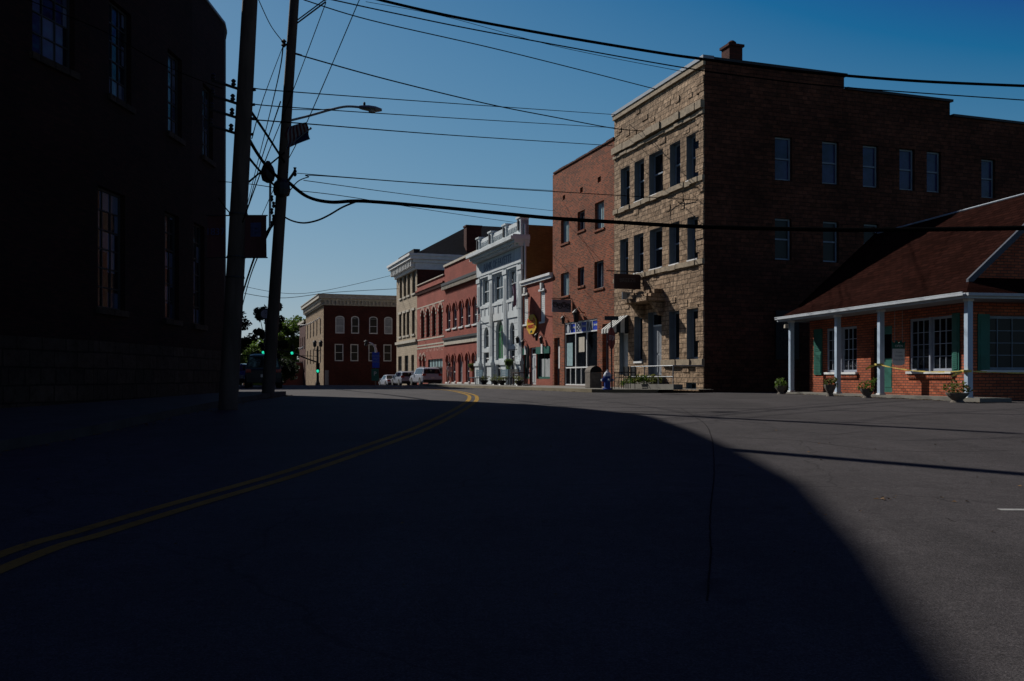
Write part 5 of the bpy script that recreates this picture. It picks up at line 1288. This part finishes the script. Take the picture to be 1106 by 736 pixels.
text_part('CHURCH', .1, 'dimletter', bl_, c-Vector((-.0, .02, -.07)), ed, (0, 0, 1), depth=.002)
# litter bin
bpn = U(641, 408, 40); bz = g(40)+.13
lbn = thing('litter_bin', (bpn.x, bpn.y, bz), 'squat litter bin with rounded hood in front of the glass storefront', 'bin')
BFm = Frame((bpn.x, bpn.y), D, NO); mb = MB()
mb.fbox(BFm, -.28, .28, -.28, .28, 0+bz, bz+.68, 'potclay'); mb.build('body', lbn, bevel=.02)
mb = MB()
for k in range(8):
    a, b = math.pi*k/8, math.pi*(k+1)/8
    p = [(-.29, -.29*math.cos(a), .27*math.sin(a)), (.29, -.29*math.cos(a), .27*math.sin(a)), (.29, -.29*math.cos(b), .27*math.sin(b)), (-.29, -.29*math.cos(b), .27*math.sin(b))]
    mb.poly([BFm.p(x, w_, bz+.684+z) for x, w_, z in p], 'potclay')
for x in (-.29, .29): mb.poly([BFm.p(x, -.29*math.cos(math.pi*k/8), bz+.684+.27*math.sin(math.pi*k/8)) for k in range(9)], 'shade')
mb.build('hood', lbn)
# cafe chair
def chair(px, Y, label, F=RF):
    q = U(px, 408, Y); z0 = g(Y)+.13; f = Frame((q.x, q.y), D, NO)
    t = thing('cafe_chair', (q.x, q.y, z0), label, 'chair', 'dark pavement chairs')
    mb = MB(); mb.fbox(f, -.24, .24, -.22, .22, z0+.43, z0+.46, 'black'); mb.build('seat', t)
    mb = MB(); mb.fbox(f, -.24, .24, -.25, -.22, z0+.5, z0+.9, 'black'); mb.build('backrest', t)
    for a in (-.21, .21):
        for b in (-.2, .2): mb = MB(); mb.tube([f.p(a, b, z0), f.p(a, b, z0+(.65 if b > 0 else .9))], .015, 'black', 6); mb.build('leg', t)
        mb = MB(); mb.tube([f.p(a, -.2, z0+.66), f.p(a, .22, z0+.66)], .018, 'black', 6); mb.build('armrest', t)
chair(671, 37.2, 'dark pavement chair nearer the hydrant'); chair(678.5, 37.6, 'dark pavement chair beside the railing plants')
# railing
rl = thing('handrail', RF.p(RF.at(716, 0)[0], 1.3, g(37)+.13), 'grey tube railing on the pavement before the stone building door', 'railing')
rf = RF.shift(1.5); ra_, rz0 = rf.at(727, 395.5); rb_ = rf.at(682, 0)[0]; zt_ = rf.at(713, 395.5)[1]; zm_ = rf.at(713, 407)[1]
mb = MB(); mb.tube([rf.p(ra_, 0, zt_), rf.p(rb_, 0, zt_)], .024, 'steel', 8); mb.tube([rf.p(ra_, 0, zt_), rf.p(ra_, -1.3, zt_)], .024, 'steel', 8); mb.build('top_rail', rl)
mb = MB(); mb.tube([rf.p(ra_, 0, zm_), rf.p(rb_, 0, zm_)], .018, 'steel', 8); mb.build('mid_rail', rl)
for k in range(4): u = ra_+(rb_-ra_)*k/3; mb = MB(); mb.tube([rf.p(u, 0, g(37)+.1), rf.p(u, 0, zt_)], .022, 'steel', 8); mb.build('post', rl)
mb = MB(); mb.fbox(rf, ra_-.3, rb_+.4, -.25, .15, g(37)+.12, g(37)+.32, 'concrete'); mb.build('plinth', rl)
# planting
def plant_pot(px, Y, r, h, label, m='leaf_plant', flowers=True, pot='potclay', pos=None, group='flower pots along the porch', ped=False):
    q = U(px, 408, Y) if pos is None else Vector(pos); z0 = g(q.y)+(.13 if pos is None and ped else 0)
    if pos is not None: z0 = q.z
    t = thing('flower_pot', (q.x, q.y, z0), label, 'plant pot', group)
    mb = MB(); mb.lathe((q.x, q.y, z0), [(r*.7, 0), (r*.55, .05), (r*.5, h*.25), (r*.95, h*.7), (r*1.1, h*.95), (r*1.1, h), (r*.9, h), (r*.85, h*.93)], pot, 14); mb.build('pot', t)
    mb = MB(); leaf_cluster(mb, (q.x, q.y, z0+h+r*.45), r*random.uniform(.95, 1.2), 150, .045, m, random.uniform(.6, 1.0))
    for k in range(5): aa = random.uniform(0, 6.3); leaf_cluster(mb, (q.x+r*1.1*math.cos(aa), q.y+r*1.1*math.sin(aa), z0+h+random.uniform(-.1, .25)), .08, 14, .04, m)
    if flowers: leaf_cluster(mb, (q.x, q.y, z0+h+r*.7), r*1.0, 22, .03, 'flower', .6)
    mb.build('foliage', t)
random.seed(5)
for (px, Y, l) in ((843.5, 32.2, 'flower pot at the far left porch post, furthest from the door'), (896.5, 28.6, 'flower pot beside the second porch post'), (936.5, 26.6, 'flower pot just left of the door post'), (1034, 23.0, 'squat pale flower pot at the corner porch post')):
    plant_pot(px, Y, {843.5: .2, 896.5: .17, 936.5: .19, 1034: .25}[px], {843.5: .3, 896.5: .36, 936.5: .27, 1034: .24}[px], l, 'leaf' if px in (843.5, 936.5) else 'leaf_plant', px in (896.5, 1034))
pf = rf
for i, (px, l) in enumerate(((684, 'low leafy shrub at the left end of the railing bed'), (690, 'low leafy shrub second along the railing bed'), (697, 'low leafy shrub in the middle of the railing bed'), (706, 'low leafy shrub below the grey door'), (676, 'small grey green shrub under the pavement chairs'))):
    u = pf.at(px, 0)[0]; q = pf.p(u, -.05, g(37)+.3 if i < 4 else g(37)+.13); t = thing('shrub', q, l, 'shrub', 'shrubs along the railing')
    mb = MB(); mb.tube([q, q+Vector((0, 0, .2))], .02, 'bark', 5); mb.build('stem', t)
    mb = MB(); leaf_cluster(mb, q+Vector((0, 0, .22)), .3, 240, .055, 'leaf_plant' if i % 2 else 'leaf', .7); mb.build('foliage', t)
def rp(px, off): f = RF.shift(off); u = f.at(px, 0)[0]; v = f.p(u, 0, 0); return Vector((v.x, v.y, g(v.y)+.13))
for i, (px, off, l) in enumerate(((523, 1.6, 'low planter at the far left pilaster of the bank'), (535, 1.8, 'wide dark planter with greenery before the bank'), (542, 1.8, 'dark planter with greenery beside the blue bench at the bank'), (560.5, 2.2, 'planter with red flowers at the red shop window'))):
    plant_pot(0, 0, .26, .28, l, 'leaf_plant', i == 3, 'black', rp(px, off), 'planters before the bank')
def bench(px, off, m, label):
    q = rp(px, off); f = Frame((q.x, q.y), D, NO); t = thing('bench', q, label, 'bench', 'benches before the bank'); z = q.z
    mb = MB()
    for k in range(4): mb.fbox(f, -.75, .75, -.05+.11*k, .04+.11*k, z+.43, z+.46, m)
    mb.build('seat', t); mb = MB()
    for k in range(4): mb.fbox(f, -.75, .75, -.13, -.1, z+.52+.11*k, z+.61+.11*k, m)
    mb.build('backrest', t)
    for u in (-.66, .66): mb = MB(); mb.fbox(f, u-.03, u+.03, -.14, .36, z+.4, z+.429, 'black'); mb.fbox(f, u-.03, u+.03, -.16, -.131, z, z+.98, 'black'); mb.fbox(f, u-.03, u+.03, .32, .36, z, z+.4, 'black'); mb.build('leg', t)
bench(516, 1.8, 'benchblue', 'blue grey bench at the far end of the bank'); bench(543, 1.2, 'benchblue', 'blue grey bench at the middle of the bank front'); bench(553.5, 1.2, 'black', 'dark bench at the near end of the bank front')
def basket(px, py, off, label, F=RF):
    f = F.shift(off); u, z = f.at(px, py); q = f.p(u, 0, z); t = thing('hanging_basket', q, label, 'flower basket', 'hanging flower baskets')
    mb = MB(); leaf_cluster(mb, q, .3, 260, .06, 'leaf', .8); leaf_cluster(mb, q-Vector((0, 0, .3)), .16, 80, .06, 'leaf', 1.2); leaf_cluster(mb, q+Vector((0, 0, .1)), .3, 24, .045, 'flower'); mb.build('foliage', t)
    mb = MB(); mb.lathe((q.x, q.y, q.z-.25), [(.08, 0), (.22, .12), (.27, .28)], 'bark', 10); mb.build('basket', t)
    mb = MB(); mb.tube([q+Vector((0, 0, .0)), q+Vector((0, 0, .75)), F.p(u, 0, z+.8)], .02, 'black', 5); mb.build('bracket', t)
basket(509.5, 395, .5, 'hanging flower basket left of the bank', BF); basket(549.5, 391, .6, 'hanging flower basket between the bank arches')
# bank flags
f = RF.shift(1.0)
def F3(px, py, off): ff = RF.shift(off); u, z = ff.at(px, py); return ff.p(u, 0, z)
flag('national_flag', [F3(517.5, 331, .8), F3(515, 334, 1.6), F3(516, 348, 1.5), F3(518.5, 345, .8)], 'small striped flag at the left pilaster of the bank', mats=('signred', 'white', 'flagblue'), staff=[F3(518.5, 346, .1), F3(515.3, 331, 1.7)])
flag('purple_flag', [F3(556, 304, .6), F3(553.5, 310, 1.3), F3(554.5, 332, 1.1), F3(557.5, 330, .5)], 'furled dull purple flag at the right pilaster of the bank', stripes=False, mats=('purple', 'purple', 'purple'), staff=[F3(557.5, 331, .2), F3(553.5, 303, 1.4)])
# thin dark umbrella pole beside the red shop
q = rp(569.5, 1.6); um = thing('furled_umbrella', q, 'tall furled dark umbrella before the red shop window', 'umbrella')
mb = MB(); mb.tube([q, q+Vector((.05, 0, 2.2))], .03, 'black', 6); mb.build('pole', um)
mb = MB(); mb.lathe((q.x+.04, q.y, q.z+.9), [(.05, 0), (.11, .15), (.08, .7), (.03, 1.3)], 'iron', 8); mb.build('canopy', um)
mb = MB(); mb.lathe(tuple(q), [(.25, 0), (.25, .06), (.06, .1)], 'iron', 12); mb.build('base', um)
q = rp(563.5, 1.3); tb_ = thing('cafe_table', q, 'dark pavement table before the left window of the red shop', 'table')
mb = MB(); f_ = Frame((q.x, q.y), D, NO); mb.fbox(f_, -.6, .6, -.4, .4, q.z+.7, q.z+.75, 'signbrown'); mb.build('tabletop', tb_)
for a in (-.52, .52):
    for b in (-.34, .34): mb = MB(); mb.fbox(f_, a-.03, a+.03, b-.03, b+.03, q.z, q.z+.7, 'signbrown'); mb.build('leg', tb_)

# ================================================================== VEHICLES (local x forward)
def car(label, body, loc, rz, L=4.5, W=1.8, H=1.6, kind='suv', cat='car', group=None):
    t = thing('parked_car' if kind != 'pickup' else 'pickup_truck', (0, 0, 0), label, cat, group)
    hl, hw = L/2, W/2
    belt = H*.6
    if kind == 'suv': st = [(-hl, .45, .72, .72), (-hl+.06, .3, belt*.98, belt), (-hl+.35, .24, belt, H*.93), (-hl+.7, .24, belt, H*.985), (-.1, .24, belt, H), (.45, .24, belt*.98, H*.97), (1.15, .24, belt*.95, belt*.97), (hl-.5, .24, belt*.86, belt*.88), (hl-.1, .28, belt*.7, belt*.74), (hl, .38, .6, .62)]
    elif kind == 'sedan': st = [(-hl, .42, .7, .7), (-hl+.08, .3, belt*.95, belt), (-hl+.75, .24, belt, belt*1.08), (-hl+1.3, .24, belt, H*.96), (-.2, .24, belt, H), (.4, .24, belt*.98, H*.97), (1.15, .24, belt*.93, belt*.95), (hl-.5, .24, belt*.82, belt*.85), (hl-.1, .28, belt*.66, belt*.7), (hl, .38, .55, .57)]
    else: st = [(-hl, .5, .95, .95), (-hl+.04, .4, 1.05, 1.05), (-hl+1.6, .4, 1.05, 1.05), (-hl+1.66, .4, belt, H*.95), (-hl+1.95, .4, belt, H), (.5, .4, belt, H*.99), (1.2, .4, belt*.97, belt), (hl-.5, .4, belt*.9, belt*.93), (hl-.06, .42, belt*.8, belt*.82), (hl, .5, .8, .82)]
    rings = []
    for (x, zb, zs, zr) in st:
        tum = .18*W/1.8*max(0, (zr-zs))/(H-belt+.01)
        e = .06 if abs(x) > hl-.12 else 0
        w1 = hw-e
        rings.append([(x, -w1*.92, zb), (x, -w1, zb+.12), (x, -w1, (zb+zs)/2+.1), (x, -w1*.965, zs), (x, -(w1*.93-tum), zr-.04 if zr > zs+.1 else zr), (x, -(w1*.6-tum*.5), zr+.0), (x, (w1*.6-tum*.5), zr), (x, (w1*.93-tum), zr-.04 if zr > zs+.1 else zr), (x, w1*.965, zs), (x, w1, (zb+zs)/2+.1), (x, w1, zb+.12), (x, w1*.92, zb)])
    mb = MB(); n = 12; pts = [p for r in rings for p in r]
    fc = []
    for i in range(len(rings)-1):
        for j in range(n): fc.append((i*n+j, i*n+(j+1) % n, (i+1)*n+(j+1) % n, (i+1)*n+j))
    fc += [tuple(range(n)), tuple((len(rings)-1)*n+j for j in range(n))]
    mb.mesh(pts, fc, body); mb.build('body', t, smooth=False, bevel=.02)
    def lerp(a, b, f): return tuple(a[k]+(b[k]-a[k])*f for k in range(3))
    cab = [i for i, s in enumerate(st) if s[3] > belt*1.2]
    for sgn in (0, 1):
        mb = MB(); a_, b_ = (3, 4) if sgn == 0 else (8, 7); off = -.012 if sgn == 0 else .012
        for i in cab[:-1]:
            A_, B_ = rings[i], rings[i+1]
            q = [lerp(A_[a_], A_[b_], .1), lerp(B_[a_], B_[b_], .1), lerp(B_[a_], B_[b_], .88), lerp(A_[a_], A_[b_], .88)]
            q[0], q[3] = lerp(q[0], q[1], .05), lerp(q[3], q[2], .05); q[1], q[2] = lerp(q[1], q[0], .05), lerp(q[2], q[3], .05)
            mb.poly([(x, y+off, z) for x, y, z in q], 'carglass')
        mb.build('side_window', t)
    def screen(i, j, name, s):
        A_, B_ = rings[i], rings[j]
        q = [lerp(A_[4], B_[4], .12), lerp(A_[7], B_[7], .12), lerp(A_[7], B_[7], .9), lerp(A_[4], B_[4], .9)]
        q = [(x+s*.02, y*.93, z+.02) for x, y, z in q]; mb = MB(); mb.poly(q, 'carglass'); mb.build(name, t)
    screen(cab[0]-1, cab[0], 'rear_window', -1); screen(cab[-1]+1, cab[-1], 'windscreen', 1)
    for sx_ in (-1, 1):
        for xx in (-hl+.85, hl-.9):
            r = .36 if kind == 'pickup' else .33
            mb = MB(); mb.tube([(xx, sx_*(hw-.2), r), (xx, sx_*(hw+.01), r)], r, 'tyre', 20); w = mb.build('wheel', t)
            mb = MB(); mb.tube([(xx, sx_*(hw+.0), r), (xx, sx_*(hw+.02), r)], r*.6, 'rim', 12); mb.build('rim', w)
            mb = MB(); 
            for k in range(8): a, b = math.pi*k/8, math.pi*(k+1)/8; mb.poly([(xx+(r+.07)*math.cos(a), sx_*(hw+.004), r+(r+.07)*math.sin(a)), (xx+(r+.07)*math.cos(b), sx_*(hw+.004), r+(r+.07)*math.sin(b)), (xx+r*math.cos(b), sx_*(hw+.004), r+r*math.sin(b)), (xx+r*math.cos(a), sx_*(hw+.004), r+r*math.sin(a))], 'tyre')
            mb.build('wheel_arch', t)
        mb = MB(); zl = .95 if kind != 'sedan' else .8; mb.box(-hl-.02, -hl+.2, sx_*(hw-.2)-.12, sx_*(hw-.2)+.16*1, zl-.1, zl+.08, 'taillight'); mb.build('tail_light', t, bevel=.01)
        mb = MB(); mb.box(hl-.3, hl-.04, sx_*(hw-.3)-.13, sx_*(hw-.3)+.13, .62, .74, 'lens'); mb.build('headlight', t, bevel=.01)
        mb = MB(); mb.box(.55, .75, sx_*(hw+.07)-.08, sx_*(hw+.07)+.08, belt-.02, belt+.12, body); mb.build('mirror', t, bevel=.02)
    mb = MB(); mb.box(-hl-.04, -hl+.05, -hw*.9, hw*.9, .3, .52, 'black'); mb.build('rear_bumper', t, bevel=.02)
    mb = MB(); mb.box(-hl-.05, -hl-.035, -.16, .16, .6, .75, 'plate'); mb.build('number_plate', t)
    if kind == 'suv':
        for s_ in (-1, 1): mb = MB(); mb.tube([(-hl+.5, s_*(hw*.66), H+.03), (.4, s_*(hw*.66), H+.02)], .02, 'black', 6); mb.build('roof_rail', t)
    t.location = loc; t.rotation_euler = (0, 0, rz)
    return t
rz = math.atan2(D[1], D[0])
q = U(459.5, 408, 82); car('white sport utility car parked nearest the camera in front of the striped brick building', 'carwhite', (q.x, q.y, g(82)), rz+.05, 4.5, 1.84, 1.6, 'suv', group='white cars parked along the row')
q = U(436.5, 408, 92); car('smaller pale car parked ahead of the white sport utility car', 'carsilver', (q.x, q.y, g(92)), rz+.05, 4.3, 1.76, 1.48, 'suv', group='white cars parked along the row')
q = U(421.5, 408, 104); car('pale car furthest along the row, only its bonnet corner showing', 'carwhite', (q.x, q.y, g(104)), rz+.05, 4.4, 1.78, 1.42, 'sedan', group='white cars parked along the row')
q = U(284, 408, 52); car('dark pickup truck with blue sky reflections, half hidden by the second pole', 'carblack', (q.x, q.y, g(52)), R(106), 5.4, 1.95, 1.9, 'pickup', 'truck', 'dark vehicles parked beyond the mill')
q = U(256, 408, 57); car('dark blue car mostly hidden by the nearest pole, left of the pickup', 'cardark', (q.x, q.y, g(57)), R(106), 4.6, 1.8, 1.45, 'sedan', group='dark vehicles parked beyond the mill')

# string lights looped across the corner building
def garland(a, b, n, sag, label):
    A_ = U(*a); B_ = U(*b); t = thing('string_lights', A_, label, 'string lights', 'string lights on the corner building')
    pts = [A_+(B_-A_)*(i/n)-Vector((0, 0, sag*math.sin(math.pi*i/n))) for i in range(n+1)]
    mb = MB(); mb.tube(pts, .02, 'black', 4); mb.build('cord', t)
    for p in pts[1:-1]:
        mb = MB(); mb.lathe((p.x, p.y, p.z-.2), [(.03, 0), (.08, .06), (.07, .14), (.03, .19)], 'white', 8); mb.build('bulb', t)
garland((323, 351, 118), (347, 341.5, 112), 12, .3, 'string of pale bulbs high on the tan side of the corner building')
garland((322, 376, 118), (328.5, 373.5, 114), 6, .1, 'short string of pale bulbs low on the brick house beyond the corner')
garland((303, 397.5, 118), (321, 394, 118), 9, .1, 'string of pale bulbs before the low purplish wall')
# dead leaves and grit blown against the kerbs
random.seed(19); mb = MB()
def litter(p, n, sp, s_=.03):
    for i in range(n):
        x = p[0]+random.gauss(0, sp); y = p[1]+random.gauss(0, sp); z = g(y)+.006; a = random.uniform(0, 6.3); q = s_*random.uniform(.5, 1.3)
        mb.poly([(x+q*math.cos(a), y+q*math.sin(a), z), (x-q*math.sin(a)*.6, y+q*math.cos(a)*.6, z+q*.5), (x-q*math.cos(a), y-q*math.sin(a), z), (x+q*math.sin(a)*.6, y-q*math.cos(a)*.6, z+.002)], 'deadleaf')
for i in range(60): q = Fe.p(random.uniform(-.6, wu1), .22, 0); litter((q.x, q.y), 7, .09)
for i in range(50): q = RF.p(random.uniform(2, 28), 4.45, 0); litter((q.x, q.y), 5, .1)
for i in range(60): a = random.random()*8; k = int(a); p = Vector(kl[k]).lerp(Vector(kl[k+1]), a-k); litter((p.x+.1, p.y), 5, .1)
litter(ground_at(956, 540), 9, .05, .02); litter(ground_at(1022, 541), 5, .08, .02); litter(ground_at(880, 560), 4, .3, .015); litter((4, 9), 26, 2.4, .018); litter((0, 6), 40, 3, .015)
tag(mb.build('leaf_litter'), 'dead leaves and grit gathered along the kerbs', 'leaf litter', kind='stuff')
for P_ in ([(1010, 538), (1022, 541), (1031, 542)], [(1022, 560), (1028, 563), (1033, 564)], [(900, 470), (940, 466), (985, 468)]):
    strip('crack', catmull([ground_at(*p)+(0,) for p in P_], 10), .009, 'tar', 0, .003, .008)
# ================================================================== PERSON
def person(x, y, z, H, face, label):
    t = thing('person', (x, y, z), label, 'person')
    s = H/1.75
    J = {'pel': (0, 0, .95), 'sp': (0, .01, 1.15), 'ch': (0, .0, 1.36), 'nk': (0, .01, 1.5), 'hd': (0, .03, 1.60), 'ht': (0, .03, 1.70),
         'lh': (-.1, 0, .9), 'lk': (-.11, .14, .5), 'la': (-.11, .08, .09), 'lt': (-.11, .24, .04),
         'rh': (.1, 0, .9), 'rk': (.11, -.02, .5), 'ra': (.11, -.26, .12), 'rt': (.11, -.13, .03),
         'ls': (-.18, 0, 1.42), 'le': (-.23, -.08, 1.14), 'lw': (-.22, .06, .92), 'lf': (-.21, .1, .82),
         'rs': (.18, 0, 1.42), 're': (.23, .04, 1.14), 'rw': (.22, .2, .95), 'rf': (.21, .26, .87)}
    Rr = {'pel': .15, 'sp': .125, 'ch': .145, 'nk': .055, 'hd': .095, 'ht': .075, 'lh': .1, 'lk': .062, 'la': .042, 'lt': .035, 'rh': .1, 'rk': .062, 'ra': .042, 'rt': .035,
          'ls': .062, 'le': .042, 'lw': .03, 'lf': .028, 'rs': .062, 're': .042, 'rw': .03, 'rf': .028}
    E = [('pel', 'sp'), ('sp', 'ch'), ('ch', 'nk'), ('nk', 'hd'), ('hd', 'ht'), ('pel', 'lh'), ('lh', 'lk'), ('lk', 'la'), ('la', 'lt'), ('pel', 'rh'), ('rh', 'rk'), ('rk', 'ra'), ('ra', 'rt'),
         ('ch', 'ls'), ('ls', 'le'), ('le', 'lw'), ('lw', 'lf'), ('ch', 'rs'), ('rs', 're'), ('re', 'rw'), ('rw', 'rf')]
    def skin(names, edges, rad, m, name):
        me = bpy.data.meshes.new(name); idx = {k: i for i, k in enumerate(names)}
        me.from_pydata([tuple(c*s for c in J[k]) for k in names], [(idx[a], idx[b]) for a, b in edges], [])
        o = bpy.data.objects.new(name, me); COL.objects.link(o); md = o.modifiers.new('skin', 'SKIN'); md.use_smooth_shade = True
        for k in names:
            sv = me.skin_vertices[0].data[idx[k]]; r = rad(k)*s; sv.radius = (r, r); sv.use_root = (k == names[0])
        o.modifiers.new('sub', 'SUBSURF').levels = 1; o.modifiers['sub'].render_levels = 2
        me.materials.append(M[m]); o.parent = t; return o
    skin(list(J), E, lambda k: Rr[k], 'skin', 'body')
    sh_ = ['ch', 'sp', 'pel', 'ls', 'le', 'rs', 're']; skin(sh_, [e for e in E if e[0] in sh_ and e[1] in sh_], lambda k: Rr[k]+(.018 if k not in ('le', 're') else .012), 'shirt', 'shirt')
    tr_ = ['pel', 'lh', 'lk', 'rh', 'rk']; skin(tr_, [e for e in E if e[0] in tr_ and e[1] in tr_], lambda k: Rr[k]+.016, 'trousers', 'shorts')
    mb = MB(); o = t.location
    mb.lathe((x, y-.01*s+.0, z+1.58*s), [(.06*s, -.08*s), (.115*s, -.02*s), (.125*s, .08*s), (.1*s, .17*s), (.03*s, .21*s)], 'hair', 12); mb.build('hair', t, smooth=True)
    mb = MB()
    for dx in (-.035, .035): mb.lathe((x+dx*s, y+.125*s, z+1.61*s), [(.004, -.01), (.014*s, 0), (.004, .01)], 'black', 6)
    mb.lathe((x, y+.135*s, z+1.575*s), [(.008, -.02), (.016*s, -.01), (.005, .03)], 'skin', 6); mb.build('face', t)
    t.rotation_euler = (0, 0, face); return t
q = U(485.5, 408, 76.5); zq = g(76.5)+.13
person(q.x, q.y, zq, 1.68, R(200), 'person in pale top and shorts walking past the red arched building')

# ================================================================== LIGHT, WORLD, CAMERA
w = bpy.data.worlds.new('World'); SC.world = w; w.use_nodes = True; t = w.node_tree
sky = t.nodes.new('ShaderNodeTexSky'); sky.sky_type = 'NISHITA'; sky.sun_disc = False
sky.sun_elevation = SUN_EL; sky.sun_rotation = SUN_AZ; sky.altitude = 600; sky.air_density = 1.0; sky.dust_density = .4; sky.ozone_density = 2.2
bg = t.nodes['Background']; KS = .05; bg.inputs[1].default_value = KS
sep = t.nodes.new('ShaderNodeSeparateColor'); cmb = t.nodes.new('ShaderNodeCombineColor'); t.links.new(sky.outputs[0], sep.inputs[0])
def mth(op, a, b):
    n = t.nodes.new('ShaderNodeMath'); n.operation = op
    if hasattr(a, 'links'): t.links.new(a, n.inputs[0])
    else: n.inputs[0].default_value = a
    n.inputs[1].default_value = b; return n.outputs[0]
for i, (a, p, k, fl) in enumerate(((.083, .64, .70, .012), (.122, .40, .65, .008), (.19, .28, .70, .055))):   # deeper, clearer blue air
    v = mth('MAXIMUM', mth('SUBTRACT', mth('MULTIPLY', sep.outputs[i], KS), a), 0)
    v = mth('MULTIPLY', mth('MAXIMUM', mth('MULTIPLY', mth('POWER', v, p), k), fl), 1/KS)
    t.links.new(v, cmb.inputs[i])
t.links.new(cmb.outputs[0], bg.inputs[0])
sun = bpy.data.lights.new('sun', 'SUN'); sun.energy = 5.0; sun.angle = R(.55); sun.color = (1, .955, .89)
so = bpy.data.objects.new('sun', sun); COL.objects.link(so)
sd = Vector((math.sin(SUN_AZ)*math.cos(SUN_EL), math.cos(SUN_AZ)*math.cos(SUN_EL), math.sin(SUN_EL)))
so.rotation_euler = sd.to_track_quat('Z', 'Y').to_euler(); so.location = (0, 0, 40)
cam = bpy.data.cameras.new('camera'); co = bpy.data.objects.new('camera', cam); COL.objects.link(co); SC.camera = co
co.location = (0, 0, EYE); co.rotation_euler = (R(90), 0, 0)
cam.sensor_fit = 'HORIZONTAL'; cam.sensor_width = 36; cam.lens = 36*FPX/1106; cam.shift_y = (HY-368)/1106; cam.clip_end = 3000; cam.clip_start = .05
SC.view_settings.view_transform = 'Standard'; SC.view_settings.look = 'None'; SC.view_settings.exposure = 0; SC.view_settings.gamma = 1
SC.render.engine = 'CYCLES'
